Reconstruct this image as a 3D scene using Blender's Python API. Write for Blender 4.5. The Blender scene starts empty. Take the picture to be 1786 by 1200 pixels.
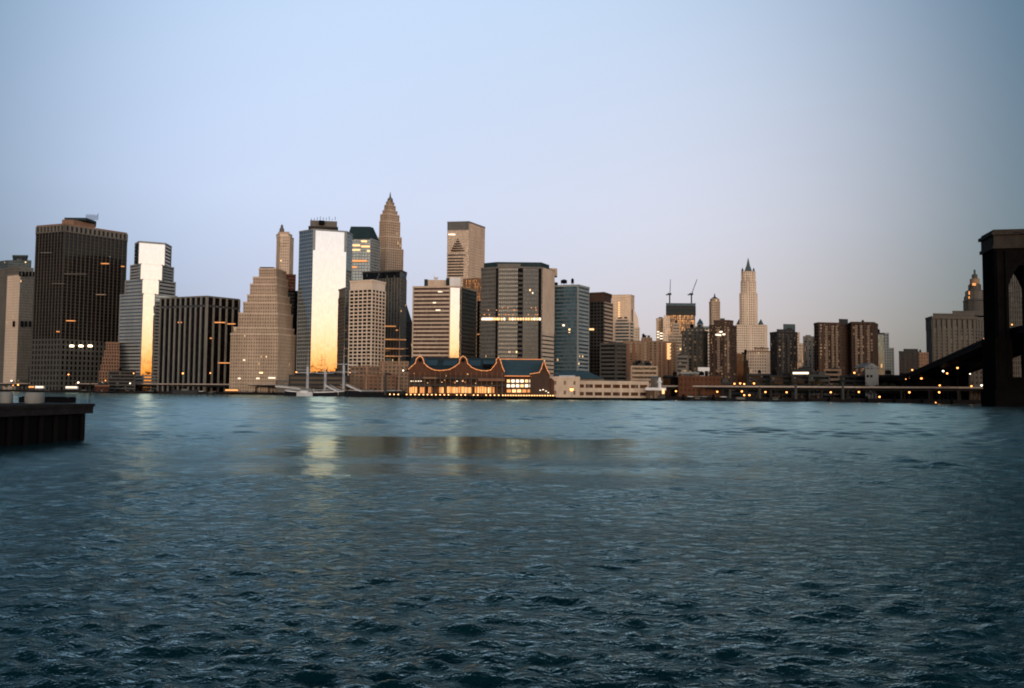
import bpy, bmesh, math, random
import numpy as np
from mathutils import Vector, Matrix, noise
random.seed(7); rng = np.random.default_rng(7)
S = bpy.context.scene
COL = S.collection
R = math.radians
# ---------------------------------------------------------------- camera
cam_d = bpy.data.cameras.new('camera'); cam = bpy.data.objects.new('camera', cam_d); COL.objects.link(cam)
cam_d.sensor_width = 36; cam_d.lens = 30; cam_d.clip_start = 0.5; cam_d.clip_end = 30000
CH = 4.9
cam.location = (0, 0, CH)
CR = Matrix.Rotation(R(90 + 3.23), 3, 'X') @ Matrix.Rotation(R(0.5), 3, 'Z')
cam.rotation_euler = CR.to_euler()
S.camera = cam
F = 1786 * 30 / 36
S.view_settings.view_transform = 'Standard'; S.view_settings.look = 'None'
S.view_settings.exposure = 0; S.view_settings.gamma = 1
S.render.filter_size = 1.9
S.cycles.filter_width = 1.9
S.cycles.max_bounces = 6; S.cycles.glossy_bounces = 4; S.cycles.diffuse_bounces = 2
S.cycles.sample_clamp_indirect = 6
GLOW = 152.0       # compass angle of the dawn glow, clockwise from the way the camera looks
# ---------------------------------------------------------------- world
W = bpy.data.worlds.new('World'); S.world = W; W.use_nodes = True
def build_world():
    nt = W.node_tree; nt.nodes.clear()
    N = nt.nodes.new; L = nt.links.new
    def math_(op, a, b=None, c=None, clamp=False):
        n = N('ShaderNodeMath'); n.operation = op; n.use_clamp = clamp
        for i, v in enumerate((a, b, c)):
            if v is None: continue
            if isinstance(v, (int, float)): n.inputs[i].default_value = v
            else: L(v, n.inputs[i])
        return n.outputs[0]
    def ramp(fac, stops, gain=1.0):
        n = N('ShaderNodeValToRGB'); L(fac, n.inputs[0]); e = n.color_ramp.elements
        while len(e) > 1: e.remove(e[-1])
        e[0].position = stops[0][0]; e[0].color = (*[c / gain for c in stops[0][1]], 1)
        for p, c in stops[1:]:
            k = e.new(p); k.color = (*[q / gain for q in c], 1)
        n.color_ramp.interpolation = 'EASE' if False else 'LINEAR'
        return n.outputs[0]
    def mix(fac, a, b, mode='MIX'):
        n = N('ShaderNodeMix'); n.data_type = 'RGBA'; n.blend_type = mode; n.clamp_result = False
        for s, v in ((n.inputs['Factor'], fac), (n.inputs[6], a), (n.inputs[7], b)):
            if isinstance(v, (int, float)): s.default_value = v
            elif isinstance(v, tuple): s.default_value = v
            else: L(v, s)
        return n.outputs[2]
    tc = N('ShaderNodeTexCoord'); sep = N('ShaderNodeSeparateXYZ'); L(tc.outputs['Generated'], sep.inputs[0])
    x, y, z = sep.outputs
    elev = math_('DIVIDE', math_('ARCSINE', z), math.pi / 2)          # 0..1 from horizon to zenith
    # the western half of the sky: pale blue above a mauve grey horizon
    left = ramp(elev, [(0.0, (.27, .34, .52)), (.06, (.36, .45, .70)), (.14, (.48, .59, .86)), (.29, (.48, .65, .92)), (.42, (.11, .26, .33)), (.6, (.035, .10, .13)), (1, (.02, .06, .08))])
    right = ramp(elev, [(0.0, (.50, .45, .43)), (.05, (.60, .54, .57)), (.12, (.60, .60, .70)), (.28, (.46, .58, .78)), (.42, (.11, .26, .33)), (.6, (.035, .10, .13)), (1, (.02, .06, .08))])
    az = math_('ARCTAN2', x, y)
    fr = math_('MULTIPLY_ADD', az, 1.0 / 0.9, 0.45, clamp=True)
    front = mix(fr, left, right)
    # bright patch and deeper sides: a lens vignette put into the sky colour
    d = N('ShaderNodeVectorMath'); d.operation = 'DOT_PRODUCT'; L(tc.outputs['Generated'], d.inputs[0])
    v = Vector((math.sin(R(-3)) * math.cos(R(14)), math.cos(R(-3)) * math.cos(R(14)), math.sin(R(14)))); d.inputs[1].default_value = v
    fall = N('ShaderNodeMapRange'); fall.interpolation_type = 'SMOOTHSTEP'; L(d.outputs['Value'], fall.inputs[0])
    fall.inputs[1].default_value = math.cos(R(36)); fall.inputs[2].default_value = math.cos(R(8))
    fall.inputs[3].default_value = 0.0; fall.inputs[4].default_value = 1.0
    tint = mix(fall.outputs[0], (.165, .265, .315, 1), (1.14, 1.09, 1.04, 1))
    front = mix(1.0, front, tint, 'MULTIPLY')
    # the dawn glow low in the east
    G = 3.0
    glow = ramp(elev, [(0.0, (.5, .18, .10)), (.012, (1.1, .42, .18)), (.020, (1.9, 1.0, .48)), (.027, (2.2, 1.45, .82)), (.036, (2.35, 1.85, 1.3)), (.050, (2.4, 2.2, 1.8)), (.072, (2.35, 2.3, 2.15)), (.1, (2.25, 2.3, 2.32)), (.13, (2.0, 2.15, 2.3)), (.17, (1.5, 1.6, 1.75)), (.3, (.8, .9, 1.05)), (.6, (.2, .28, .36)), (1, (.02, .06, .08))], G)
    glow = mix(1.0, glow, (G, G, G, 1), 'MULTIPLY')
    gx, gy = math.sin(R(GLOW)), math.cos(R(GLOW))
    hl = math_('SQRT', math_('ADD', math_('MULTIPLY', x, x), math_('MULTIPLY_ADD', y, y, 1e-5)))
    gd = math_('DIVIDE', math_('ADD', math_('MULTIPLY', x, gx), math_('MULTIPLY', y, gy)), hl)
    w = N('ShaderNodeMapRange'); w.interpolation_type = 'SMOOTHSTEP'; L(gd, w.inputs[0])
    w.inputs[1].default_value = 0.30; w.inputs[2].default_value = 0.97
    colr = mix(w.outputs[0], front, glow)
    bg = N('ShaderNodeBackground'); L(colr, bg.inputs[0]); bg.inputs[1].default_value = 1.0
    sky = N('ShaderNodeTexSky'); sky.sky_type = 'NISHITA'; sky.sun_disc = False
    sky.sun_elevation = R(2.0); sky.sun_rotation = R(GLOW)
    bg2 = N('ShaderNodeBackground'); L(sky.outputs[0], bg2.inputs[0]); bg2.inputs[1].default_value = 0.05
    add = N('ShaderNodeAddShader'); L(bg.outputs[0], add.inputs[0]); L(bg2.outputs[0], add.inputs[1])
    out = N('ShaderNodeOutputWorld'); L(add.outputs[0], out.inputs[0])
build_world()
# ---------------------------------------------------------------- sun just at the horizon behind the camera
sd = bpy.data.lights.new('sun', 'SUN'); sun = bpy.data.objects.new('sun', sd); COL.objects.link(sun)
sd.energy = 1.15; sd.angle = R(28); sd.color = (1.0, .70, .46)
SA = 186.0; sv = Vector((math.sin(R(SA)) * math.cos(R(7)), math.cos(R(SA)) * math.cos(R(7)), math.sin(R(7))))
sun.rotation_euler = sv.to_track_quat('Z', 'Y').to_euler(); sun.location = (60, -60, 60)

# ---------------------------------------------------------------- helpers
def ray(px, py):
    return CR @ Vector(((px - 893) / F, (600 - py) / F, -1))
def at(px, py, Y):
    r = ray(px, py); t = Y / r.y
    return Vector((r.x * t, Y, CH + r.z * t))
def zat(px, py, Y): return at(px, py, Y).z
class MB:
    def __init__(s): s.v = []; s.f = []; s.uv = []; s.mi = []
    def quadface(s, pts, uvs=None, m=0):
        b = len(s.v); s.v += [tuple(p) for p in pts]; s.f.append(tuple(range(b, b + len(pts))))
        s.uv.append(uvs or [(0, 0)] * len(pts)); s.mi.append(m)
    def box(s, x0, x1, y0, y1, z0, z1):
        return s.obox(Vector((x0, y0)), Vector((1, 0)), 0, x1 - x0, -(y1 - y0), 0, z0, z1)
    def obox(s, p, u, s0, s1, d0, d1, z0, z1):
        # u: direction along the wall; outward normal n = (u.y,-u.x); d is measured outward
        n = Vector((u.y, -u.x)); b = len(s.v)
        for z in (z0, z1):
            for a, d in ((s0, d1), (s1, d1), (s1, d0), (s0, d0)):
                q = p + u * a + n * d; s.v.append((q.x, q.y, z))
        for f in ((3, 2, 1, 0), (4, 5, 6, 7), (0, 1, 5, 4), (1, 2, 6, 5), (2, 3, 7, 6), (3, 0, 4, 7)):
            s.f.append(tuple(b + i for i in f)); s.mi.append(0)
            s.uv.append([(((s1 - s0) if i in (1, 2, 5, 6) else 0), (z1 if i > 3 else z0)) for i in f])
    def prism(s, poly, z0, z1):
        n = len(poly); o = 0
        for i in range(n):
            p, q = poly[i], poly[(i + 1) % n]; l = (q - p).length
            s.quadface([(p.x, p.y, z0), (q.x, q.y, z0), (q.x, q.y, z1), (p.x, p.y, z1)], [(o, z0), (o + l, z0), (o + l, z1), (o, z1)])
            o += math.ceil(l) + 7
        s.quadface([(p.x, p.y, z1) for p in poly]); s.quadface([(p.x, p.y, z0) for p in reversed(poly)])
    def frustum(s, poly0, z0, poly1, z1):
        n = len(poly0)
        for i in range(n):
            j = (i + 1) % n
            s.quadface([(poly0[i].x, poly0[i].y, z0), (poly0[j].x, poly0[j].y, z0), (poly1[j].x, poly1[j].y, z1), (poly1[i].x, poly1[i].y, z1)])
        s.quadface([(p.x, p.y, z1) for p in poly1]); s.quadface([(p.x, p.y, z0) for p in reversed(poly0)])
    def tube(s, pts, r, n=6):
        pts = [Vector(p) for p in pts]; rings = []
        for i, p in enumerate(pts):
            d = (pts[min(i + 1, len(pts) - 1)] - pts[max(i - 1, 0)]).normalized()
            a = d.orthogonal().normalized() if abs(d.z) > .99 else d.cross(Vector((0, 0, 1))).normalized(); b = d.cross(a)
            rr = r[i] if isinstance(r, (list, tuple)) else r
            base = len(s.v); rings.append(base)
            for k in range(n):
                t = 2 * math.pi * k / n; s.v.append(tuple(p + (a * math.cos(t) + b * math.sin(t)) * rr))
        for i in range(len(rings) - 1):
            for k in range(n):
                a0, a1 = rings[i] + k, rings[i] + (k + 1) % n; b0, b1 = rings[i + 1] + k, rings[i + 1] + (k + 1) % n
                s.f.append((a0, b0, b1, a1)); s.uv.append([(0, 0)] * 4); s.mi.append(0)
        s.f.append(tuple(rings[0] + k for k in range(n))); s.uv.append([(0, 0)] * n); s.mi.append(0)
        s.f.append(tuple(rings[-1] + k for k in reversed(range(n)))); s.uv.append([(0, 0)] * n); s.mi.append(0)
    def lathe(s, c, prof, n=12, ph=0):
        b = len(s.v)
        for (r, z) in prof:
            for k in range(n):
                t = 2 * math.pi * k / n + ph; s.v.append((c[0] + r * math.cos(t), c[1] + r * math.sin(t), z))
        for i in range(len(prof) - 1):
            for k in range(n):
                k2 = (k + 1) % n
                s.f.append((b + i * n + k, b + i * n + k2, b + (i + 1) * n + k2, b + (i + 1) * n + k)); s.uv.append([(0, 0)] * 4); s.mi.append(0)
        s.f.append(tuple(b + (len(prof) - 1) * n + k for k in range(n))); s.uv.append([(0, 0)] * n); s.mi.append(0)
        s.f.append(tuple(b + k for k in reversed(range(n)))); s.uv.append([(0, 0)] * n); s.mi.append(0)
    def build(s, name, mat, parent=None, smooth=False):
        if not s.v: return None
        me = bpy.data.meshes.new(name); me.from_pydata(s.v, [], s.f)
        uvl = me.uv_layers.new(name='UVMap'); flat = [c for f in s.uv for q in f for c in q]; uvl.data.foreach_set('uv', flat)
        me.materials.append(mat); me.update()
        if smooth:
            for p in me.polygons: p.use_smooth = True
        o = bpy.data.objects.new(name, me); COL.objects.link(o)
        if parent:
            o.parent = parent; o.matrix_parent_inverse = Matrix.Translation(-parent.location)
        return o
def tag(o, label=None, cat=None, group=None, kind=None):
    if label: o['label'] = label
    if cat: o['category'] = cat
    if group: o['group'] = group
    if kind: o['kind'] = kind
    return o
def empty(name, loc, label, cat, group=None):
    o = bpy.data.objects.new(name, None); o.empty_display_size = 1; COL.objects.link(o); o.location = loc
    return tag(o, label, cat, group)
def copy_tree(src, loc, label=None, rz=None, sc=None):
    c = src.copy(); COL.objects.link(c); c.location = loc
    if label: c['label'] = label
    if rz is not None: c.rotation_euler = (0, 0, rz)
    if sc is not None: c.scale = (sc, sc, sc)
    for ch in [o for o in src.children]:
        d = ch.copy(); COL.objects.link(d); d.parent = c
    return c

# ---------------------------------------------------------------- materials
def newmat(name):
    m = bpy.data.materials.new(name); m.use_nodes = True
    nt = m.node_tree; b = nt.nodes['Principled BSDF']
    return m, nt, b
def stone(name, c, var=.25, rough=.85, scale=.08, streak=True, metallic=0, spec=.12):
    m, nt, b = newmat(name); N = nt.nodes.new; L = nt.links.new
    tc = N('ShaderNodeTexCoord'); mp = N('ShaderNodeMapping'); L(tc.outputs['Object'], mp.inputs[0])
    mp.inputs['Scale'].default_value = (1, 1, .25 if streak else 1)
    n1 = N('ShaderNodeTexNoise'); n1.inputs['Scale'].default_value = scale; n1.inputs['Detail'].default_value = 6; L(mp.outputs[0], n1.inputs[0])
    n2 = N('ShaderNodeTexNoise'); n2.inputs['Scale'].default_value = scale * 9; n2.inputs['Detail'].default_value = 4; L(mp.outputs[0], n2.inputs[0])
    a = N('ShaderNodeMath'); a.operation = 'ADD'; L(n1.outputs[0], a.inputs[0]); L(n2.outputs[0], a.inputs[1])
    r = N('ShaderNodeValToRGB'); d = N('ShaderNodeMath'); d.operation = 'MULTIPLY'; d.inputs[1].default_value = .5; L(a.outputs[0], d.inputs[0]); L(d.outputs[0], r.inputs[0])
    e = r.color_ramp.elements; e[0].position = .3; e[1].position = .7
    e[0].color = (*[max(0, q * (1 - var)) for q in c], 1); e[1].color = (*[q * (1 + var) for q in c], 1)
    L(r.outputs[0], b.inputs['Base Color']); b.inputs['Roughness'].default_value = rough; b.inputs['Metallic'].default_value = metallic
    b.inputs['Specular IOR Level'].default_value = spec
    return m
def glass(name, c, fh=3.8, cw=1.6, metal=0.0, rough=.08, spec=.5, var=.5, tilt=.006, lit=0.0, litc=(1, .62, .28), lits=1.2, blind=.10, blindc=(.10, .095, .085)):
    m, nt, b = newmat(name); N = nt.nodes.new; L = nt.links.new
    uv = N('ShaderNodeTexCoord'); mp = N('ShaderNodeMapping'); L(uv.outputs['UV'], mp.inputs[0]); mp.inputs['Scale'].default_value = (1 / cw, 1 / fh, 1)
    fl = N('ShaderNodeVectorMath'); fl.operation = 'FLOOR'; L(mp.outputs[0], fl.inputs[0])
    wn = N('ShaderNodeTexWhiteNoise'); wn.noise_dimensions = '3D'; L(fl.outputs[0], wn.inputs[0])
    lowf = N('ShaderNodeTexNoise'); lowf.inputs['Scale'].default_value = .12; L(fl.outputs[0], lowf.inputs[0])
    # base colour: pane to pane differences, some with pale blinds down
    mr = N('ShaderNodeMapRange'); L(wn.outputs['Value'], mr.inputs[0]); mr.inputs[3].default_value = 1 - var; mr.inputs[4].default_value = 1 + var
    mc = N('ShaderNodeMix'); mc.data_type = 'RGBA'; mc.blend_type = 'MULTIPLY'; mc.inputs['Factor'].default_value = 1; mc.inputs[6].default_value = (*c, 1)
    L(mr.outputs[0], mc.inputs[7])
    gt = N('ShaderNodeMath'); gt.operation = 'LESS_THAN'; L(wn.outputs['Value'], gt.inputs[0]); gt.inputs[1].default_value = blind
    mb = N('ShaderNodeMix'); mb.data_type = 'RGBA'; L(gt.outputs[0], mb.inputs['Factor']); L(mc.outputs[2], mb.inputs[6]); mb.inputs[7].default_value = (*blindc, 1)
    L(mb.outputs[2], b.inputs['Base Color'])
    b.inputs['Roughness'].default_value = rough; b.inputs['Metallic'].default_value = metal; b.inputs['Specular IOR Level'].default_value = spec
    # each pane sits at a very slightly different angle
    sub = N('ShaderNodeVectorMath'); sub.operation = 'SUBTRACT'; L(wn.outputs['Color'], sub.inputs[0]); sub.inputs[1].default_value = (.5, .5, .5)
    sc = N('ShaderNodeVectorMath'); sc.operation = 'SCALE'; L(sub.outputs[0], sc.inputs[0]); sc.inputs['Scale'].default_value = tilt
    ge = N('ShaderNodeNewGeometry'); ad = N('ShaderNodeVectorMath'); ad.operation = 'ADD'; L(ge.outputs['Normal'], ad.inputs[0]); L(sc.outputs[0], ad.inputs[1])
    nm = N('ShaderNodeVectorMath'); nm.operation = 'NORMALIZE'; L(ad.outputs[0], nm.inputs[0]); L(nm.outputs[0], b.inputs['Normal'])
    if lit > 0:
        w2 = N('ShaderNodeTexWhiteNoise'); w2.noise_dimensions = '3D'; of = N('ShaderNodeVectorMath'); of.operation = 'ADD'; of.inputs[1].default_value = (31, 17, 5); L(fl.outputs[0], of.inputs[0]); L(of.outputs[0], w2.inputs[0])
        l = N('ShaderNodeMath'); l.operation = 'LESS_THAN'; L(w2.outputs['Value'], l.inputs[0])
        th = N('ShaderNodeMath'); th.operation = 'MULTIPLY'; L(lowf.outputs[0], th.inputs[0]); th.inputs[1].default_value = lit * 2; L(th.outputs[0], l.inputs[1])
        st = N('ShaderNodeMath'); st.operation = 'MULTIPLY'; L(l.outputs[0], st.inputs[0]); 
        br = N('ShaderNodeMath'); br.operation = 'MULTIPLY'; L(wn.outputs['Value'], br.inputs[0]); br.inputs[1].default_value = lits * 2; L(br.outputs[0], st.inputs[1])
        b.inputs['Emission Color'].default_value = (*litc, 1); L(st.outputs[0], b.inputs['Emission Strength'])
    return m
def emit(name, c, s):
    m, nt, b = newmat(name); b.inputs['Base Color'].default_value = (*c, 1); b.inputs['Emission Color'].default_value = (*c, 1); b.inputs['Emission Strength'].default_value = s
    return m
M = dict(
  civic=stone('civic_stone', (.095, .088, .076)), pier=stone('stone_pier', (.20, .19, .165)), slate=stone('slate_panel', (.085, .115, .13)), beige=stone('limestone_warm', (.40, .30, .215)), beige2=stone('limestone_pale', (.52, .40, .30)), cream=stone('concrete_cream', (.68, .55, .43), .12),
  grey=stone('concrete_grey', (.135, .127, .112)), grey2=stone('granite_grey', (.07, .067, .06)), dgrey=stone('dark_grey', (.035, .035, .036)),
  black=stone('black_metal', (.006, .006, .007), rough=.6, spec=.02), brown=stone('brown_brick', (.062, .038, .028)), brown2=stone('brown_granite', (.20, .12, .08)),
  brick=stone('red_brick', (.10, .045, .026)), tan=stone('tan_brick', (.24, .155, .10)), pale=stone('pale_grey_blue', (.25, .265, .26)),
  bronze=stone('bronze_pier', (.07, .062, .052), rough=.6), copper=stone('green_copper', (.06, .085, .085), rough=.6), teal=stone('dark_teal_metal', (.020, .037, .042), rough=.7),
  steelblue=stone('blue_metal_roof', (.042, .075, .09), rough=.6, scale=.3, streak=False), white=stone('white_paint', (.72, .70, .68), .12), tar=stone('roof_tar', (.06, .06, .06)),
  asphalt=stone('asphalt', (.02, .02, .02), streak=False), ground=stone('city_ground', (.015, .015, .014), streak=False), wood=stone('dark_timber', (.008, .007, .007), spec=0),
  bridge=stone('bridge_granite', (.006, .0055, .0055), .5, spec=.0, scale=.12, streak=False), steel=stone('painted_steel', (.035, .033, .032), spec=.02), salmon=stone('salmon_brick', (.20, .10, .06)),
  road=stone('viaduct_concrete', (.42, .34, .28)), conc=stone('dock_concrete', (.022, .019, .018), .5, spec=.03, scale=.6, streak=False), pylon=stone('pale_stone_block', (.20, .20, .185), .2, scale=1.2, streak=False),
  hullw=stone('hull_white', (.55, .54, .53), .15), hullb=stone('hull_black', (.012, .013, .016), rough=.4), spar=stone('mast_paint', (.45, .45, .46), .1), mast2=stone('mast_buff', (.36, .22, .14), .15),
  g_dark=glass('glass_dark', (.008, .009, .010), spec=.22, var=.7, lit=.004), g_black=glass('glass_black', (.006, .005, .005), spec=.14, lit=.0, blind=.0),
  g_grey=glass('glass_grey', (.05, .052, .05), spec=.5, lit=.01), g_brown=glass('glass_brown', (.045, .016, .009), spec=.25, blind=.03),
  g_blue=glass('glass_blue', (.03, .065, .085), spec=.6, metal=.25, lit=.004, blindc=(.06, .11, .13)),
  g_mirror=glass('glass_mirror', (.35, .338, .330), metal=1, rough=.02, var=.04, tilt=.004, blind=0),
  g_mirror2=glass('glass_mirror_side', (.27, .33, .36), metal=1, rough=.06, var=.1, tilt=.01, blind=0),  # same glass on the side faces, cooler reflection put into the tint
  g_res=glass('glass_apartment', (.02, .018, .016), fh=2.8, cw=2.2, spec=.3, lit=.014, lits=.3, blind=.3, blindc=(.30, .22, .15)),
  g_old=glass('glass_sash', (.03, .022, .016), fh=3.6, cw=1.4, spec=.4, lit=.01, blind=.25, blindc=(.15, .11, .08)),
  g_lit=glass('glass_lit_floors', (.10, .05, .02), spec=.4, lit=.55, litc=(1, .42, .12), lits=.55),
  g_warm=glass('glass_bronze_reflecting', (.22, .17, .13), metal=.7, rough=.15, var=.25, tilt=.01, blind=.1, blindc=(.2, .16, .12)),
  e_or=emit('sodium_lamp', (1, .36, .09), 5), e_wh=emit('white_lamp', (1, .84, .62), 5), e_win=emit('lit_window_warm', (1, .62, .28), 1.0), e_win2=emit('lit_window_pale', (1, .85, .65), 1.2),
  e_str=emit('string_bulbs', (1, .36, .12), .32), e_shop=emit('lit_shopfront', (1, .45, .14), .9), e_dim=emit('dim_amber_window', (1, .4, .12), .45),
)
leafm = stone('foliage', (.022, .026, .014), .6, scale=.5, streak=False, spec=.05)

# ---------------------------------------------------------------- water: one sheet out to the horizon, real waves close by
def build_water():
    nr, na = 1350, 820
    r = 6.0 * np.exp(np.linspace(0, math.log(7000 / 6.0), nr)); q_ = math.log(7000 / 6.0) / nr
    a = np.radians(np.linspace(-78, 78, na))
    RR, AA = np.meshgrid(r, a, indexing='ij'); RR = RR.astype(np.float32); AA = AA.astype(np.float32)
    X = RR * np.sin(AA); Y = RR * np.cos(AA); Z = np.zeros_like(X); cell = RR * q_
    NW = 420
    for k in range(NW):
        lam = 0.3 * (80 / 0.3) ** ((k + rng.random()) / NW); th = rng.normal(1.45, .62); kk = 2 * math.pi / lam
        n0 = lam / cell; big = lam > 1.4
        i0 = np.searchsorted(-n0[:, 0], -12) if big else 0; i1 = np.searchsorted(-n0[:, 0], -3.2)
        if i1 - i0 < 2: continue
        sl_ = slice(i0, i1); x_, y_ = X[sl_], Y[sl_]; nn = n0[sl_]
        fade = np.clip((nn - 3.2) / 2.5, 0, 1)
        if big: fade = fade * np.clip((12 - nn) / 5, 0, 1)
        fade = fade / (1 + (RR[sl_] / 380) ** 1.5)
        amp = WSLOPE * lam / 6.28 * (.5 + rng.random()) * (.8 if lam > 1 else 1.05)
        arg = kk * (x_ * math.cos(th) + y_ * math.sin(th)) + rng.random() * 6.28 + 1.1 * np.sin((x_ * rng.normal() + y_ * rng.normal()) * .35 / lam + rng.random() * 6)
        s = np.sin(arg); env = .55 + .75 * np.sin((x_ * rng.normal() + y_ * rng.normal()) * .9 / (lam * 3) + rng.random() * 6) ; Z[sl_] += amp * fade * env * (s - .15 * np.cos(2 * arg))
    group = .85 + .35 * np.sin(X * .05 + 1.2 * np.sin(Y * .09)) * np.sin(Y * .12 + .6)
    wb = Y + 3.5 * np.sin(X * .11 + .8) + 2 * np.sin(X * .31) 
    def bnd(c, h, soft): t = np.clip((np.abs(wb - c) - h) / soft, 0, 1); return 1 - t * t * (3 - 2 * t)
    slick = np.maximum(bnd(79, 13, 5), .93 * bnd(54, 3, 2.5)); tx_ = np.clip((np.abs(X + 3.5) - 9) / 17, 0, 1); slick = slick * (1 - tx_)
    Z *= group * (1 - .82 * slick)
    v = np.stack([X, Y, Z], -1).reshape(-1, 3)
    idx = np.arange(nr * na).reshape(nr, na)
    q = np.stack([idx[:-1, :-1], idx[:-1, 1:], idx[1:, 1:], idx[1:, :-1]], -1).reshape(-1, 4)
    me = bpy.data.meshes.new('water'); me.vertices.add(len(v)); me.vertices.foreach_set('co', v.ravel())
    me.loops.add(q.size); me.loops.foreach_set('vertex_index', q.ravel()); me.polygons.add(len(q))
    me.polygons.foreach_set('loop_start', np.arange(len(q)) * 4); me.polygons.foreach_set('loop_total', np.full(len(q), 4))
    me.polygons.foreach_set('use_smooth', np.ones(len(q), bool)); me.update(calc_edges=True)
    o = bpy.data.objects.new('water', me); COL.objects.link(o); tag(o, 'wide choppy dark blue river running to the far shore', kind='structure')
    m = bpy.data.materials.new('river_water'); m.use_nodes = True; nt = m.node_tree; nt.nodes.clear(); N = nt.nodes.new; L = nt.links.new
    fr0 = N('ShaderNodeFresnel'); fr0.inputs['IOR'].default_value = 1.36
    gl = N('ShaderNodeBsdfGlossy'); gl.inputs['Color'].default_value = WTINT; df = N('ShaderNodeBsdfDiffuse'); df.inputs['Color'].default_value = (.0008, .015, .020, 1)
    mx = N('ShaderNodeMixShader'); pw = N('ShaderNodeMath'); pw.operation = 'POWER'; pw.inputs[1].default_value = 1.35; L(fr0.outputs[0], pw.inputs[0]); ml = N('ShaderNodeMath'); ml.operation = 'MULTIPLY'; ml.use_clamp = True; ml.inputs[1].default_value = 1.2; L(pw.outputs[0], ml.inputs[0]); L(ml.outputs[0], mx.inputs[0]); L(df.outputs[0], mx.inputs[1]); L(gl.outputs[0], mx.inputs[2]); ou = N('ShaderNodeOutputMaterial'); L(mx.outputs[0], ou.inputs[0])
    ge = N('ShaderNodeNewGeometry')
    def nz(scale, sx, sy, det, dist=0, rough=.55):
        mp = N('ShaderNodeMapping'); L(ge.outputs['Position'], mp.inputs[0]); mp.inputs['Scale'].default_value = (sx, sy, 1); mp.inputs['Rotation'].default_value = (0, 0, R(8))
        n = N('ShaderNodeTexNoise'); n.inputs['Scale'].default_value = scale; n.inputs['Detail'].default_value = det; n.inputs['Distortion'].default_value = dist; n.inputs['Roughness'].default_value = rough
        L(mp.outputs[0], n.inputs[0]); return n.outputs[0]
    def mth(op, a, b=None, clamp=False):
        n = N('ShaderNodeMath'); n.operation = op; n.use_clamp = clamp
        for i, v_ in enumerate((a, b)):
            if v_ is None: continue
            if isinstance(v_, (int, float)): n.inputs[i].default_value = v_
            else: L(v_, n.inputs[i])
        return n.outputs[0]
    sep = N('ShaderNodeSeparateXYZ'); L(ge.outputs['Position'], sep.inputs[0])
    # wind patches and the calm slick
    patch = nz(.03, .35, 1.0, 4)
    pm = N('ShaderNodeMapRange'); L(patch, pm.inputs[0]); pm.inputs[1].default_value = .35; pm.inputs[2].default_value = .65; pm.inputs[3].default_value = .65; pm.inputs[4].default_value = 1.25
    wob = nz(.06, .5, 1, 3)
    yy = mth('ADD', sep.outputs[1], mth('MULTIPLY', mth('SUBTRACT', wob, .5), 14))
    def band(c, h, soft, lo):
        d1 = mth('ABSOLUTE', mth('SUBTRACT', yy, c)); sl = N('ShaderNodeMapRange'); sl.interpolation_type = 'SMOOTHSTEP'; L(d1, sl.inputs[0])
        sl.inputs[1].default_value = h; sl.inputs[2].default_value = h + soft; sl.inputs[3].default_value = lo; sl.inputs[4].default_value = 1.0; return sl.outputs[0]
    rg = N('ShaderNodeMapRange'); L(sep.outputs[1], rg.inputs[0]); rg.inputs[1].default_value = 18; rg.inputs[2].default_value = 130; rg.inputs[3].default_value = .16; rg.inputs[4].default_value = WROUGH
    slk = mth('MINIMUM', band(79, 13, 5, .24), band(54, 3, 2.5, .28))
    xm = N('ShaderNodeMapRange'); xm.interpolation_type = 'SMOOTHSTEP'; L(mth('ABSOLUTE', mth('ADD', sep.outputs[0], 3)), xm.inputs[0]); xm.inputs[1].default_value = 9; xm.inputs[2].default_value = 26; xm.inputs[3].default_value = 0; xm.inputs[4].default_value = 1
    calm = mth('MAXIMUM', slk, xm.outputs[0])
    fr_ = N('ShaderNodeMapRange'); L(sep.outputs[1], fr_.inputs[0]); fr_.inputs[1].default_value = 15; fr_.inputs[2].default_value = 120; fr_.inputs[3].default_value = 1.5; fr_.inputs[4].default_value = WFAR
    rr_ = N('ShaderNodeMapRange'); L(calm, rr_.inputs[0]); rr_.inputs[1].default_value = .25; rr_.inputs[2].default_value = 1; rr_.inputs[3].default_value = .09; L(rg.outputs[0], rr_.inputs[4]); L(rr_.outputs[0], gl.inputs['Roughness'])
    amp = mth('MULTIPLY', mth('MULTIPLY', pm.outputs[0], calm), fr_.outputs[0])
    h = mth('ADD', mth('ADD', mth('MULTIPLY', nz(.45, 1, 1.7, 3, .6), .26), mth('MULTIPLY', nz(1.5, 1, 1.7, 4, .5, .65), .24)), mth('MULTIPLY', nz(6, 1, 1.5, 3), .05))
    bp = N('ShaderNodeBump'); bp.inputs['Strength'].default_value = 1; bp.inputs['Distance'].default_value = WAMP
    L(mth('MULTIPLY', h, amp), bp.inputs['Height']); [L(bp.outputs[0], q.inputs['Normal']) for q in (gl, df, fr0)]
    me.materials.append(m)
WTINT = (.63, .86, .86, 1); WFAR = .2; WROUGH = .2
WAMP = .55; SLICK = .12; WSLOPE = .046
build_water()
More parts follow.
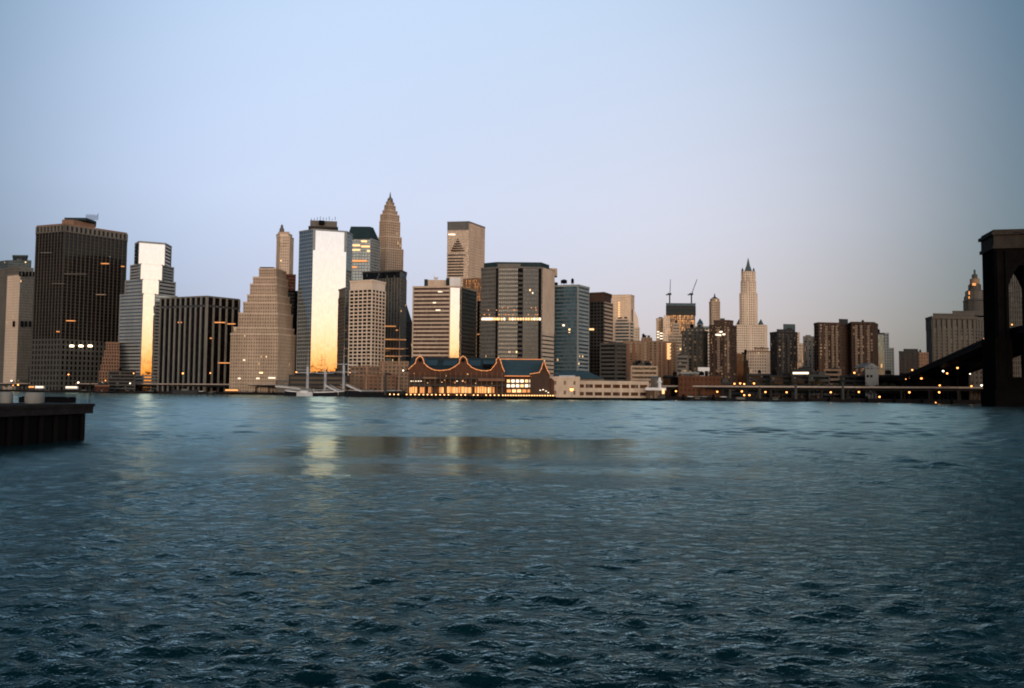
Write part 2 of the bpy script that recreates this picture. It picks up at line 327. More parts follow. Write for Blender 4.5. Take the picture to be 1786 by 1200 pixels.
# ---------------------------------------------------------------- land
SH = [(-2600, 2100), (-900, 1230), (-600, 1040), (-430, 925), (-240, 830), (-60, 700), (60, 640), (150, 590), (230, 565), (300, 520), (420, 440), (620, 350), (1600, 60)]
GZ = 2.2
def build_land():
    b = MB(); pts = [Vector(p) for p in SH]; n = len(pts)
    far = [Vector((1600 + 7000, 3000)), Vector((5000, 9000)), Vector((-5000, 9000)), Vector((-9000, 4000))]
    poly = pts + far
    b.quadface([(p.x, p.y, GZ) for p in poly])
    o = b.build('ground', M['ground']); tag(o, 'dark low city ground behind the waterfront', kind='structure')
    b = MB()
    for i in range(n - 1):
        p, q = pts[i], pts[i + 1]; u = (q - p).normalized()
        b.quadface([(p.x, p.y, -3), (q.x, q.y, -3), (q.x, q.y, GZ + .0), (p.x, p.y, GZ + .0)])
        b.obox(p, u, 0.05, (q - p).length - .05, -1.2, .25, GZ - .6, GZ + .5)
    o = b.build('seawall', M['conc']); tag(o, 'long low concrete seawall along the far waterfront', kind='structure')
build_land()

# ---------------------------------------------------------------- building kit
def col(px, py, Y):
    p = at(px, py, Y); return Vector((p.x, p.y))
ST = dict(
  grid=dict(fh=3.8, sp=.42, bw=3.2, pf=.42, out=.45, pout=.5),
  bands=dict(fh=3.8, sp=.48, bw=0, pf=0, out=.5),
  verts=dict(fh=3.8, sp=.10, bw=7.0, pf=.30, out=.15, pout=1.3),
  fine=dict(fh=3.8, sp=.30, bw=1.8, pf=.45, out=.25, pout=.45),
  old=dict(fh=3.6, sp=.50, bw=3.0, pf=.55, out=.35, pout=.5),
  res=dict(fh=2.9, sp=.45, bw=4.5, pf=.50, out=.35, pout=.45),
  plain=None)
def facade(p, q, z0, z1, st, wall, pier):
    st = ST[st] if isinstance(st, str) else st
    if st is None: return
    u = (q - p); l = u.length; u = u / l
    if l < 1: return
    fh, bw = st['fh'], st['bw']; nf = max(1, round((z1 - z0) / fh)); fh = (z1 - z0) / nf
    if st['sp'] > 0:
        for i in range(nf + 1):
            h = fh * st['sp']; a = z0 + i * fh - h / 2; b_ = a + h
            a = max(a, z0 + .02); b_ = min(b_, z1 - .02)
            if b_ > a: wall.obox(p, u, 0.02, l - 0.02, -.3, st['out'], a, b_)
    if bw > 0 and st['pf'] > 0:
        nb = max(1, round(l / bw)); w = l / nb; pw = w * st['pf']
        for i in range(nb + 1):
            s0 = i * w - pw / 2; s1 = s0 + pw
            s0 = max(s0, .04); s1 = min(s1, l - .04)
            if s1 > s0: pier.obox(p, u, s0, s1, -.32, st['pout'], z0 + .03, z1 - .05)
    else:
        for s0, s1 in ((.03, .7), (l - .7, l - .03)):
            if l > 3: pier.obox(p, u, s0, s1, -.32, st['out'] * 1.1 + .05, z0 + .03, z1 - .05)
def poly_of(vs, D=25, skew=0):
    pts = [col(px, py, Y) for (px, py, Y) in vs]
    a, b = pts[0], pts[-1]
    return pts + [b + Vector((skew + b.x / max(b.y, 1) * D - .02 * D, D)), a + Vector((skew + a.x / max(a.y, 1) * D + .02 * D, D))]
def by_normal(px0, py, Y0, segs):
    """footprint vertices from a start column and faces given as (right column, compass angle of the face normal)"""
    out = [(px0, py, Y0)]; p = col(px0, py, Y0)
    for px, n in segs:
        u = Vector((-math.cos(R(n)), math.sin(R(n)))); r = ray(px, py); rv = Vector((r.x, r.y))
        A = np.array([[u.x, -rv.x], [u.y, -rv.y]]); s = np.linalg.solve(A, np.array([-p.x, -p.y]))
        p = p + u * float(s[0]); out.append((px, py, p.y))
    return out
def building(name, label, tiers, wall, gl, st, pier=None, top=1.0, group=None, cat='building', D=25, roof='tar', base=GZ, coping=None, hide=False):
    """tiers from the ground up: dict(v=footprint vertices, y=roof line pixel, k=vertex it is read at, st/wall overrides, D)"""
    z = base - .5; first = poly_of(tiers[0]['v'], tiers[0].get('D', D))
    c = sum(first, Vector((0, 0))) / len(first)
    root = empty(name, (c.x, c.y, base), label, cat, group)
    mbs = {}
    def mb(part, mat):
        return mbs.setdefault((part, mat), MB())
    for t in tiers:
        poly = poly_of(t['v'], t.get('D', D)); k = t.get('k', 0); px, _, Y = t['v'][k]
        z1 = t['z'] if 'z' in t else zat(px, t['y'], Y)
        g = t.get('gl', gl); w = t.get('wall', wall); s = t.get('st', st); pr = t.get('pier', pier or w)
        mb('glazing', g).prism(poly, z, z1)
        n = len(poly)
        faces = t.get('faces', {})
        for i in range(n):
            if i == n - 2: continue
            f = faces.get(i, {}); si = f.get('st', s)
            if si == 'mirror': continue
            wi = f.get('wall', w); pi = f.get('pier', pr)
            facade(poly[i], poly[(i + 1) % n], z, z1, si, mb('wall', wi), mb('wall' if pi == wi else 'piers', pi))
            if f.get('gl'):
                p, q = poly[i], poly[(i + 1) % n]; u = (q - p).normalized(); l = (q - p).length
                mb('window_wall', f['gl']).obox(p, u, 0.01, l - .01, -.2, .08, z + .02, z1 - .02)
        tp = t.get('top', top)
        if tp:
            for i in range(n):
                if faces.get(i, {}).get('st') == 'mirror' and z1 < 150 and len(tiers) > 3: continue
                p, q = poly[i], poly[(i + 1) % n]; u = (q - p).normalized(); l = (q - p).length
                cm = t.get('coping', coping or w)
                mbs.setdefault(('parapet', cm, id(t)), MB()).obox(p, u, -.4, l + .4, -.5, .62 + .01 * i, z1 - .8, z1 + tp + .02 * i)
        mbs.setdefault(('roof', roof, id(t)), MB()).prism([p for p in poly], z1 + .005, z1 + .12)
        z = z1 - .01
    for key, b in mbs.items():
        b.build(key[0], M[key[1]], root)
    if name in ('apartment_tower', 'low_building', 'warehouse', 'brick_building', 'office_building', 'apartment_slab'):
        rs = random.Random(label); a_, b_ = poly[0], poly[-3]; dep = (poly[-1] - poly[0])
        for q in range(rs.choice([1, 2, 3])):
            f = rs.uniform(.12, .8); c_ = a_.lerp(b_, f) + dep * rs.uniform(.25, .6); w_ = rs.uniform(1.2, 3.2); h_ = rs.uniform(1.2, 3.4); m_ = MB()
            if rs.random() < .3:
                m_.lathe((c_.x, c_.y), [(w_ * .6, z + 1.2), (w_ * .6, z + h_ + 1.5), (.1, z + h_ + 2.6)], 10)
                for k_ in range(4): m_.tube([(c_.x + w_ * .5 * math.cos(k_ * 1.57), c_.y + w_ * .5 * math.sin(k_ * 1.57), z), (c_.x + w_ * .5 * math.cos(k_ * 1.57), c_.y + w_ * .5 * math.sin(k_ * 1.57), z + 1.3)], .15, 4)
                m_.build('water_tank', M['wood'], root)
            else:
                m_.box(c_.x - w_, c_.x + w_, c_.y - 1.5, c_.y + 1.5, z, z + h_); m_.box(c_.x - w_ - .2, c_.x + w_ + .2, c_.y - 1.7, c_.y + 1.7, z + h_, z + h_ + .25); m_.build('stair_head', M[rs.choice(['grey2', 'dgrey', wall])], root)
    return root, z
def lit(root, px0, px1, y0, y1, Y, mat='e_win', name='lit_window', Yb=None, off=1.2):
    """a lit window: a shallow pane standing on the facade"""
    Yb = Yb or Y
    p, q = col(px0, y0, Y - off), col(px1, y0, Yb - off); u = (q - p).normalized(); l = (q - p).length
    za, zb = zat(px0, y1, Y), zat(px0, y0, Y)
    b = MB(); b.obox(p, u, 0, l, -off - .3, 0, za, zb); return b.build(name, M[mat], root)
def block(root, name, mat, vs, y0, y1, D=12, k=0, mb=None):
    """extra solid part given by pixel columns"""
    poly = poly_of(vs, D); px, _, Y = vs[k]
    b = mb or MB(); b.prism(poly, zat(px, y1, Y), zat(px, y0, Y))
    if mb is None: return b.build(name, M[mat], root)
def rooftop(root, z, x, y, w, d, h, name='penthouse', mat='dgrey'):
    b = MB(); b.box(x - w / 2, x + w / 2, y - d / 2, y + d / 2, z, z + h); b.box(x - w / 2 - .3, x + w / 2 + .3, y - d / 2 - .3, y + d / 2 + .3, z + h, z + h + .4)
    return b.build(name, M[mat], root)

# ================================================================ the skyline, left to right
# 1 pale tower at the very left with a green top
r, z = building('office_tower', 'pale grey tower with a warm lit strip and green top, cut by the left edge', [
    dict(v=[(-14, 660, 1230), (6, 660, 1195), (28, 660, 1180), (62, 660, 1200)], y=478, k=2, faces={1: dict(wall='cream', pier='cream')}),  # warm light on this face put into its cream wall
    dict(v=[(-6, 470, 1236), (12, 470, 1215), (30, 470, 1200), (58, 470, 1215)], y=466, k=2),
    dict(v=[(0, 455, 1245), (14, 455, 1235), (54, 455, 1235)], y=455, k=1, wall='copper', st='bands', coping='copper'),
    dict(v=[(22, 455, 1240), (48, 455, 1240)], y=446, k=0, wall='copper', st='plain', gl='g_dark', D=15)], 'grey', 'g_grey', 'fine', D=45, roof='copper')
for k in range(5): lit(r, 33 + k * 6, 36 + k * 6, 474, 482, 1181, 'black', 'mechanical_opening', off=1.6)
for k in range(5): lit(r, 22 + k * 7, 25.5 + k * 7, 560, 570, 1183, 'black', 'mechanical_opening', off=1.6)
lit(r, 52, 55, 503, 506, 1198, 'e_win2', off=2)

# 2 big dark tower with vertical piers
va, vb, vc = (65, 400, 1010), (113, 400, 995), (221, 400, 1052)
stv = dict(fh=3.8, sp=.10, bw=4.9, pf=.17, out=.12, pout=1.3); stt = dict(fh=9, sp=.25, bw=5.2, pf=.45, out=1.2, pout=1.7)
r, z = building('office_tower', 'massive dark tower with thin brown piers, the widest high-rise at left', [
    dict(v=[(54, 660, 1010), (104, 660, 995), (206, 660, 1052)], y=592, k=1, wall='grey2', pier='grey2', st=dict(fh=6, sp=.34, bw=5.0, pf=.42, out=.9, pout=1.2)),
    dict(v=[va, vb, vc], y=404, k=1, top=0),
    dict(v=[va, vb, vc], y=392, k=1, st=stt, pier='grey', wall='grey', coping='brown2', top=1.6)], 'bronze', 'g_black', stv, pier='bronze', D=60)
block(r, 'penthouse', 'brown2', [(108, 390, 1012), (128, 390, 1012), (166, 390, 1040)], 383, 394, 30)
block(r, 'roof_cap', 'teal', [(112, 390, 1020), (150, 390, 1020), (168, 390, 1042)], 379.5, 384, 22)
b = MB()
for k in range(14):
    a = at(150 + k * 1.6, 384, 1045); b.tube([a, a + Vector((0, 0, 6 + 3 * random.random()))], .25, 4)
b.build('roof_antennas', M['steel'], r)
for (x0, x1, y, mt) in ((176, 189, 460, 'e_dim'), (211, 216, 465, 'e_dim'), (167, 184, 514, 'beige'), (115, 130, 559.5, 'e_dim'), (98, 104, 578.5, 'e_dim'), (190, 192, 448, 'pale'), (90, 112, 495, 'grey'), (70, 90, 441, 'grey'), (112, 150, 478, 'grey')):
    lit(r, x0, x1, y - .6, y + .7, 996 + max(0, x0 - 113) * .52, mt, off=2.3)
for x0 in (124, 140, 156): lit(r, x0 - 2.5, x0 + 2.5, 602, 605, 996 + (x0 - 108) * .53, 'e_wh', 'floodlight', off=3)

# small slanted building
b_l, zz = building('office_building', 'small salmon building with one slanted side beside the dark tower', [
    dict(v=[(173, 660, 950), (208, 660, 950)], y=648, k=0), dict(v=[(176, 640, 953), (208, 640, 953)], y=636, k=0, top=.4), dict(v=[(179, 630, 956), (208, 630, 956)], y=624, top=.4),
    dict(v=[(182, 620, 959), (208, 620, 959)], y=612, top=.4), dict(v=[(185, 605, 962), (208, 605, 962)], y=598)], 'brown2', 'g_brown', dict(fh=3.6, sp=.4, bw=3, pf=.4, out=.3, pout=.4), D=30)

# 3 stepped tower with a mirror stripe
def stepped():
    T = [(208, 245, 277, 318, 515), (212, 247, 273, 314, 512), (220, 246, 279, 308, 487), (226, 245, 283, 304, 461), (235, 243, 288, 299, 420)]
    ns = 153.5; tiers = []
    zt = [640, 511, 487, 461, 420]
    T2 = [(203, 250, 270, 310), (210, 250, 270, 309), (219, 249, 277, 306), (228, 246, 283, 303), (236, 243, 288, 299)]
    tops = [665, 512, 487, 460, 422]
    for i, (a, b_, c, d) in enumerate(T2):
        y = tops[i] if i else 650
        s = by_normal(b_, y, 965 + (b_ - 250) * .3, [(c, ns)])
        v = [(a, y, s[0][2] + 16), (b_, y, s[0][2]), (c, y, s[1][2]), (d, y, s[1][2] + 22)]
        fs = {} if i == 0 else {1: dict(st='mirror')}
        if i == 4: fs[0] = dict(wall='teal'); fs[2] = dict(wall='grey')
        tiers.append(dict(v=v, y=tops[i] if i else 655, k=1, faces=fs, top=.5 if i < 4 else 1.2))
    r, z = building('office_tower', 'stepped banded tower with a glowing mirror stripe down its front', tiers, 'pale', 'g_mirror', dict(fh=3.9, sp=.62, bw=0, pf=0, out=.5), D=35)
    for ch in r.children:
        if ch.name.startswith('glazing'): ch['label'] = 'mirror glass stripe'
    return r
stepped_r = stepped()

# 4 black tower with slim pale piers
stp = dict(fh=3.8, sp=.0, bw=7.2, pf=.20, out=.2, pout=1.5)
v4 = [(281, 525, 930), (361, 525, 905), (417, 525, 936)]
r, z = building('office_tower', 'squat black tower with slim pale vertical piers and a flat top', [
    dict(v=v4, y=535, k=1, top=0), dict(v=v4, y=531.5, k=1, top=0, st='plain', gl='g_grey'), dict(v=v4, y=517, k=1, top=.8)], 'pier', 'g_black', stp, D=55, coping='grey')
b = MB()
pp, qq = col(361, 525, 905), col(417, 525, 936)
b.obox(col(361, 525, 905), (qq - pp).normalized(), -1.0, .5, -.5, 2.0, GZ, zat(361, 516, 905)); b.build('corner_pier', M['pier'], r)
for (x0, x1, y, Y) in ((310, 318, 562.5, 920), (374, 392, 562.5, 912), (396, 410, 565, 925), (332, 345, 566, 915), (366, 369, 590, 908), (380, 410, 633, 918)):
    lit(r, x0, x1, y - .8, y + .8, Y, 'e_dim', off=1.9)

# 5 ziggurat
Z5 = [(403, 668, 583), (408, 583, 572), (417, 572, 547), (425, 547, 528), (432, 528, 515), (437, 515, 496), (442, 496, 484), (452.5, 484, 469)]
tiers = []
for i, (xl, yb, yt) in enumerate(Z5):
    Yf = 868 + i * 2.2; xr = 485 - i * .55; xe = 515 - i * 2.6 + (i > 5) * 2
    tiers.append(dict(v=[(xl, yt, Yf + 2), (xr, yt, Yf), (xe, yt, Yf + 26)], y=yt, k=1, top=.9, coping='beige2', D=40 - i * 3))
r, z = building('ziggurat_building', 'warm beige stepped pyramid office building with many setbacks', tiers, 'beige', 'g_old', dict(fh=3.6, sp=.55, bw=2.6, pf=.62, out=.3, pout=.4), D=40)
rooftop(r, z, at(468, 470, 900).x, 900, 14, 12, 3)
for (x0, x1, y) in ((452, 458, 650), (468, 480, 659), (447, 452, 660), (424, 427, 628), (415, 419, 660)): lit(r, x0, x1, y - 1, y + 1, 868, 'e_win2', off=1)

# 6 slim rounded tower
r, z = building('slim_tower', 'slim cream tower with a rounded top and small turret behind the ziggurat', [
    dict(v=[(481, 500, 1178), (487, 500, 1165), (503, 500, 1165), (510, 500, 1182)], y=412, k=1, D=28, top=.3),
    dict(v=[(482.5, 410, 1178), (488, 410, 1167), (503, 410, 1167), (509, 410, 1180)], y=407, k=1, D=24, top=.4, st='plain', gl='cream')], 'beige2', 'g_old', dict(fh=4, sp=.5, bw=3, pf=.55, out=.3, pout=.5), D=28)
block(r, 'crown', 'beige', [(485, 405, 1170), (505, 405, 1170)], 404, 408, 18)
c = at(491.5, 404, 1180); b = MB(); b.lathe((c.x, c.y), [(3.5, c.z), (3.2, c.z + 4), (2, c.z + 5), (1.8, c.z + 8), (.2, c.z + 10.5)], 8); b.build('turret', M['grey'], r)
for x0 in (487.5, 492.5, 498): lit(r, x0, x0 + 3, 423, 431, 1166, 'brown', 'arched_opening', off=1)

# 7 neighbours behind the ziggurat
building('office_building', 'small red brown rooftop block beside the slim cream tower', [dict(v=[(490, 490, 1010), (515, 490, 1015)], y=479, k=0)], 'brick', 'g_brown', 'bands', D=20)
building('office_tower', 'narrow black tower between the ziggurat and the blue glass tower', [dict(v=[(497, 520, 935), (526, 520, 940)], y=508, k=0)], 'black', 'g_black', 'fine', D=30)

# 8 glowing mirror tower
def mirror_tower():
    yt = 404; v = by_normal(545, 480, 868, [(603, 160.5)])
    Ya, Yb = v[0][2], v[1][2]
    base = [(521, 480, Ya + 14), (545, 480, Ya), (603, 480, Yb), (613, 480, Yb + 18)]
    r, z = building('glass_tower', 'tall mirror glass tower glowing gold and cream beside the tall ship masts', [
        dict(v=base, y=651, k=1, st=dict(fh=6, sp=.3, bw=6, pf=.3, out=.4, pout=.5), gl='g_dark', wall='dgrey', top=0),
        dict(v=base, y=400, k=1, faces={0: dict(st=dict(fh=3.9, sp=.25, bw=3, pf=.12, out=.12, pout=.15), gl='g_mirror2'), 1: dict(st='mirror'), 2: dict(st=dict(fh=3.9, sp=.25, bw=3, pf=.12, out=.12, pout=.15), gl='g_mirror2'), 3: dict(), 5: dict()}, top=.6)],
        'pale', 'g_mirror', 'fine', D=38, coping='pale')
    block(r, 'penthouse', 'grey', [(541, 390, Ya + 12), (588, 390, Yb + 6)], 384, 399, 22)
    block(r, 'mechanical_screen', 'dgrey', [(538, 390, Ya + 10), (590, 390, Yb + 3)], 394, 397, 26)
    block(r, 'louvre', 'black', [(556, 390, Ya + 9), (566, 390, Ya + 11)], 384, 391, 3)
    b = MB()
    for k in range(9):
        a = at(543 + k * 5.2, 384, Ya + 16); b.tube([a, a + Vector((0, 0, 1.5 + 2.5 * random.random()))], .3, 4)
    b.build('roof_antennas', M['steel'], r)
    p0, p1 = col(545, 480, Ya), col(603, 480, Yb); u = (p1 - p0).normalized()
    b = MB(); z0 = zat(545, 436, Ya)
    b.obox(p0, u, -.6, 2.2, -2, .35, z0, z); b.obox(p0, u, (p1 - p0).length - 2.2, (p1 - p0).length + .6, -2, .35, z0, z); b.build('corner_fin', M['pale'], r)
    return r
mirror_tower()
building('office_tower', 'black sliver of tower squeezed behind the mirror glass tower', [dict(v=[(598, 560, 960), (616, 560, 960)], y=500, k=0)], 'black', 'g_black', 'fine', D=20)

# 9 mansard topped tower
Y9 = 1140
r, z = building('office_tower', 'tower with a dark green mansard roof and lit upper windows', [
    dict(v=[(606, 440, Y9), (646, 440, Y9), (662, 440, Y9 + 22)], y=417, k=1)], 'pale', 'g_blue', dict(fh=4, sp=.4, bw=4, pf=.25, out=.4, pout=.5), D=35)
b = MB()
P0 = poly_of([(605, 415, Y9 - 2), (645, 415, Y9 - 2), (663, 415, Y9 + 24)], 35); P1 = poly_of([(612, 393, Y9 + 8), (645, 393, Y9 + 8), (651, 393, Y9 + 15)], 14)
b.frustum(P0, z, P1, zat(612, 393, Y9)); b.build('mansard_roof', M['teal'], r)
for (a, c_, y) in ((612, 628, 428), (612, 628, 436), (630, 640, 421), (630, 645, 430), (640, 645, 438), (612, 640, 455), (612, 622, 466)):
    lit(r, a, c_, y - 1.5, y + 1.5, Y9, 'e_dim' if y > 440 else 'e_win', off=1.2)

# 10 tall spire tower
def spire_tower():
    Y = 1265; T = [(658, 673, 703, 500, 433), (661, 674, 700, 433, 412), (662.5, 674, 697.5, 412, 385), (664, 676, 696, 385, 373), (668, 677, 692.5, 373, 366), (671, 678, 689.5, 366, 357), (674, 679, 687, 357, 350)]
    tiers = []
    for i, (a, b_, c, yb, yt) in enumerate(T):
        tiers.append(dict(v=[(a, yt, Y + 8 + i), (b_, yt, Y + i), (c, yt, Y + 14 + i)], y=yt, k=1, D=24 - i * 2.5, top=1.0 if i < 6 else .2, coping='beige2'))
    r, z = building('spire_tower', 'tallest slender stone tower tapering to a pointed lantern spire', tiers, 'beige', 'g_old', dict(fh=3.7, sp=.45, bw=3.4, pf=.5, out=.4, pout=.8), D=24)
    c = at(680.5, 350, Y + 12); b = MB(); b.lathe((c.x, c.y), [(4.5, z), (4, z + 4), (1.6, z + 6.5), (.9, z + 11), (.1, z + 15)], 8); b.build('spire', M['grey'], r)
spire_tower()

# 11 dark grey tower
r, z = building('office_tower', 'dark grey glass slab standing behind the white gridded tower', [
    dict(v=[(633, 480, 985), (699, 480, 965), (709, 480, 985)], y=484, k=1, top=0), dict(v=[(633, 480, 985), (699, 480, 965), (709, 480, 985)], y=472, k=1, st='plain', gl='g_dark')],
    'grey2', 'g_grey', dict(fh=4, sp=.35, bw=4, pf=.25, out=.4, pout=.5), D=30, pier='grey')
for (a, c_, y) in ((671, 690, 569), (672, 708, 592), (690, 694, 576), (672, 705, 608), (672, 700, 621)): lit(r, a, c_, y - .8, y + .9, 966, 'e_dim', off=1.5)
r, z = building('office_tower', 'dark tower with a sloping blue roof behind the dark grey slab', [dict(v=[(703, 560, 1060), (719, 560, 1075)], y=560, k=0)], 'dgrey', 'g_dark', 'fine', D=25)
b = MB(); P = poly_of([(703, 560, 1060), (719, 560, 1075)], 25); zt = zat(703, 514, 1060)
b.v += [(P[0].x, P[0].y, z), (P[1].x, P[1].y, z), (P[2].x, P[2].y, z), (P[3].x, P[3].y, z), (P[0].x, P[0].y, zt), (P[3].x, P[3].y, zt)]
for f in ((0, 1, 4), (3, 5, 2), (1, 2, 5, 4), (0, 4, 5, 3), (0, 3, 2, 1)): b.f.append(f); b.uv.append([(0, 0)] * len(f)); b.mi.append(0)
b.build('sloping_roof', M['teal'], r)

# 12 white gridded tower
v12 = [(609.5, 560, 842), (648, 560, 830), (671, 560, 850)]
r, z = building('office_tower', 'cream tower with a bold square window grid and blank top band', [
    dict(v=v12, y=504, k=1, top=0), dict(v=v12, y=489, k=1, st='plain', gl='cream', top=0.8)], 'cream', 'g_black',
    dict(fh=3.6, sp=.36, bw=5.3, pf=.19, out=.5, pout=.7), D=28)

# 13 striped brown tower with glowing corner
def striped():
    v0 = by_normal(785, 560, 806, [(803, 163)]); Ya, Yb = v0[0][2], v0[1][2]
    base = [(720, 560, Ya + 6), (785, 560, Ya), (803, 560, Yb), (831, 560, Yb + 34)]
    sb = dict(fh=3.9, sp=.46, bw=0, pf=0, out=.5)
    r, z = building('office_tower', 'brown and cream striped tower with one blazing mirrored corner', [
        dict(v=base, y=648, k=1, gl='g_dark', top=0, st=sb), dict(v=base, y=500, k=1, faces={0: dict(st=sb, gl='g_brown', wall='beige2'), 1: dict(st='mirror'), 2: dict(st=sb, gl='g_black', wall='grey'), 3: dict(st=sb, gl='g_black')}, top=.8)],
        'beige2', 'g_mirror', sb, D=34)
    block(r, 'corner_parapet', 'white', [(784.6, 490, Ya - .4), (803.4, 490, Yb - .4)], 483, 500, 12)
    block(r, 'penthouse', 'beige2', [(746, 490, Ya + 14), (778, 490, Ya + 14)], 488, 500, 14)
    block(r, 'stair_head', 'teal', [(740, 490, Ya + 12), (746, 490, Ya + 12)], 487, 500, 10)
    block(r, 'stair_head', 'teal', [(778, 490, Ya + 10), (784, 490, Ya + 10)], 485, 500, 10)
    a = at(757, 488, Ya + 20); b = MB(); b.tube([a, a + Vector((0, 0, 6))], .3, 4); b.lathe((a.x + 2, a.y), [(0, a.z), (1.8, a.z + 1), (2.4, a.z + 2.5)], 8); b.build('satellite_dish', M['white'], r)
    for (x0, x1, y) in ((764, 772, 509), (755, 760, 528), (778, 784, 529), (760, 768, 541)): lit(r, x0, x1, y - .8, y + .8, Ya + 2, 'e_win2', off=1)
striped()
# 14 Two tone tall slab
r, z = building('office_tower', 'tall pale slab tower with dark louvred bands, flat roof, highest right of the spire', [
    dict(v=[(780, 450, 1225), (817, 450, 1220), (845, 450, 1262)], y=401, k=1, top=0, faces={1: dict(st=dict(fh=4, sp=.7, bw=1.8, pf=.5, out=.2, pout=.3))}),
    dict(v=[(780, 450, 1225), (817, 450, 1220), (845, 450, 1262)], y=387, k=1, st=dict(fh=30, sp=.1, bw=2, pf=.6, out=.3, pout=.4), gl='g_grey', wall='grey', pier='grey', faces={1: dict(wall='beige2', pier='beige2', st=dict(fh=4, sp=.7, bw=1.8, pf=.5, out=.2, pout=.3))})],
    'beige2', 'g_warm', dict(fh=4, sp=.35, bw=1.9, pf=.3, out=.3, pout=.35), D=40)
for i, y in enumerate(range(416, 440, 4)):
    lit(r, 797 - i * 2.2, 797 + i * 2.2 + 2, y, y + 1.8, 1221, 'dgrey', 'louvre_band', off=.9)
for y in (444, 450, 455, 460, 465, 470, 475, 480): lit(r, 781, 815 if y == 444 else 808, y, y + 2, 1224, 'dgrey', 'louvre_band', Yb=1221, off=.9)
lit(r, 782, 794, 408, 410, 1223, 'e_win2', off=1)
building('office_tower', 'amber lit tower tucked between the pale slab and the big grey block', [dict(v=[(808, 520, 1010), (832, 520, 1000), (839, 520, 1005)], y=486, k=1)], 'brown2', 'g_lit', 'fine', D=20)
r, z = building('office_tower', 'black featureless tower beside the left edge of the big grey block', [dict(v=[(811, 560, 870), (842, 560, 870)], y=527, k=0)], 'black', 'g_black', 'fine', D=20)
for (x0, x1, y) in ((826, 830, 565), (826, 836, 583)): lit(r, x0, x1, y - 1, y + 1, 870, 'e_dim', off=1)

# 15 big grey block
def grey_block():
    Y = 762
    v = [(839, 560, Y + 10), (866, 560, Y + 2), (903, 560, Y), (945, 560, Y + 2), (966, 560, Y + 24)]
    s = dict(fh=3.7, sp=.55, bw=1.7, pf=.35, out=.3, pout=.36)
    r, z = building('office_block', 'wide grey ribbed office block crossed by one brightly lit floor', [
        dict(v=v, y=466, k=2, top=.5, faces={3: dict(wall='beige2', st=dict(fh=3.7, sp=.62, bw=0, pf=0, out=.4))})], 'grey', 'g_grey', s, D=45)  # right face turned to the glow: its brightness put into beige walls
    # the blank upper part of the warm right face and the recessed dark joints
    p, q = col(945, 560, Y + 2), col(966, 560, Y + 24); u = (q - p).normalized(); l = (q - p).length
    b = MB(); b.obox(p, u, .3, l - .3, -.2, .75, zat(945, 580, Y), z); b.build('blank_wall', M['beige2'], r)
    block(r, 'roof_storey', 'teal', [(844, 460, Y + 18), (866, 460, Y + 10), (944, 460, Y + 10), (958, 460, Y + 26)], 459, 468, 20)
    block(r, 'roof_storey', 'grey', [(868, 460, Y + 6), (908, 460, Y + 5)], 460, 467, 15)
    block(r, 'roof_storey', 'beige', [(952, 470, Y + 30), (972, 470, Y + 34)], 467, 480, 12)
    for x0, x1, Yy in ((864.5, 868, Y + 1.4), (903, 911.5, Y - .2), (939, 943.5, Y + 1.6)):
        p, q = col(x0, 560, Yy), col(x1, 560, Yy); b = MB(); b.obox(p, Vector((1, 0)), 0, (q - p).length, -1, .75, GZ, z - 1)
        if x0 == 903:
            b2 = MB(); zz = GZ + 3
            while zz < z - 5: b2.obox(p, Vector((1, 0)), .2, (q - p).length - .2, -1, .95, zz, zz + 2.0); zz += 4.2
            b2.build('vent_panels', M['grey2'], r)
        b.build('recessed_joint', M['black'], r)
    for k in range(22):
        x0 = 840 + k * 4.75
        if random.random() < .9: lit(r, x0, x0 + 3.9 - random.random() * .8, 554.5, 558.6, Y + 9 - min(k, 6) * 1.5, 'e_win2' if random.random() < .4 else 'e_win', Yb=Y + 9 - min(k + 1, 6) * 1.5, off=1.3)
    for k in range(26):
        x0 = random.uniform(843, 938); y = random.choice([537, 541, 545, 549, 549]); lit(r, x0, x0 + 2, y - .6, y + .6, Y + (6 if x0 < 864 else 1), 'e_dim', off=1.2)
    lit(r, 928, 930, 510, 512.5, Y + 1, 'e_win2')
    return r
grey_block()

# 16 blue striped tower
sbl = dict(fh=3.6, sp=.42, bw=0, pf=0, out=.35)
r, z = building('office_tower', 'blue green glass tower striped with pale bands, water tanks on its roof', [
    dict(v=[(963, 560, 800), (1008, 560, 792), (1027, 560, 812)], y=498, k=1, faces={0: dict(wall='slate', st=sbl), 1: dict(wall='pale', st=dict(fh=3.6, sp=.55, bw=0, pf=0, out=.4))})], 'pale', 'g_blue', sbl, D=30, coping='pale')  # right face painted paler than the left for the glow it catches
for (x0, x1, yt, yb) in ((966, 973, 492, 497), (978, 989, 487, 494), (996, 1001, 485, 494)):
    p = at((x0 + x1) / 2, yb, 806); w = (x1 - x0) / F * 806 / 2; h = (yb - yt) / F * 806
    b = MB(); b.lathe((p.x, p.y), [(w, p.z), (w, p.z + h * .75), (.1, p.z + h)], 10)
    for k in range(4): t = k * 1.57; b.tube([(p.x + w * .8 * math.cos(t), p.y + w * .8 * math.sin(t), z), (p.x + w * .8 * math.cos(t), p.y + w * .8 * math.sin(t), p.z)], .2, 4)
    b.build('water_tank', M['wood'], r)
lit(r, 981, 985, 566, 569, 797, 'e_win2')
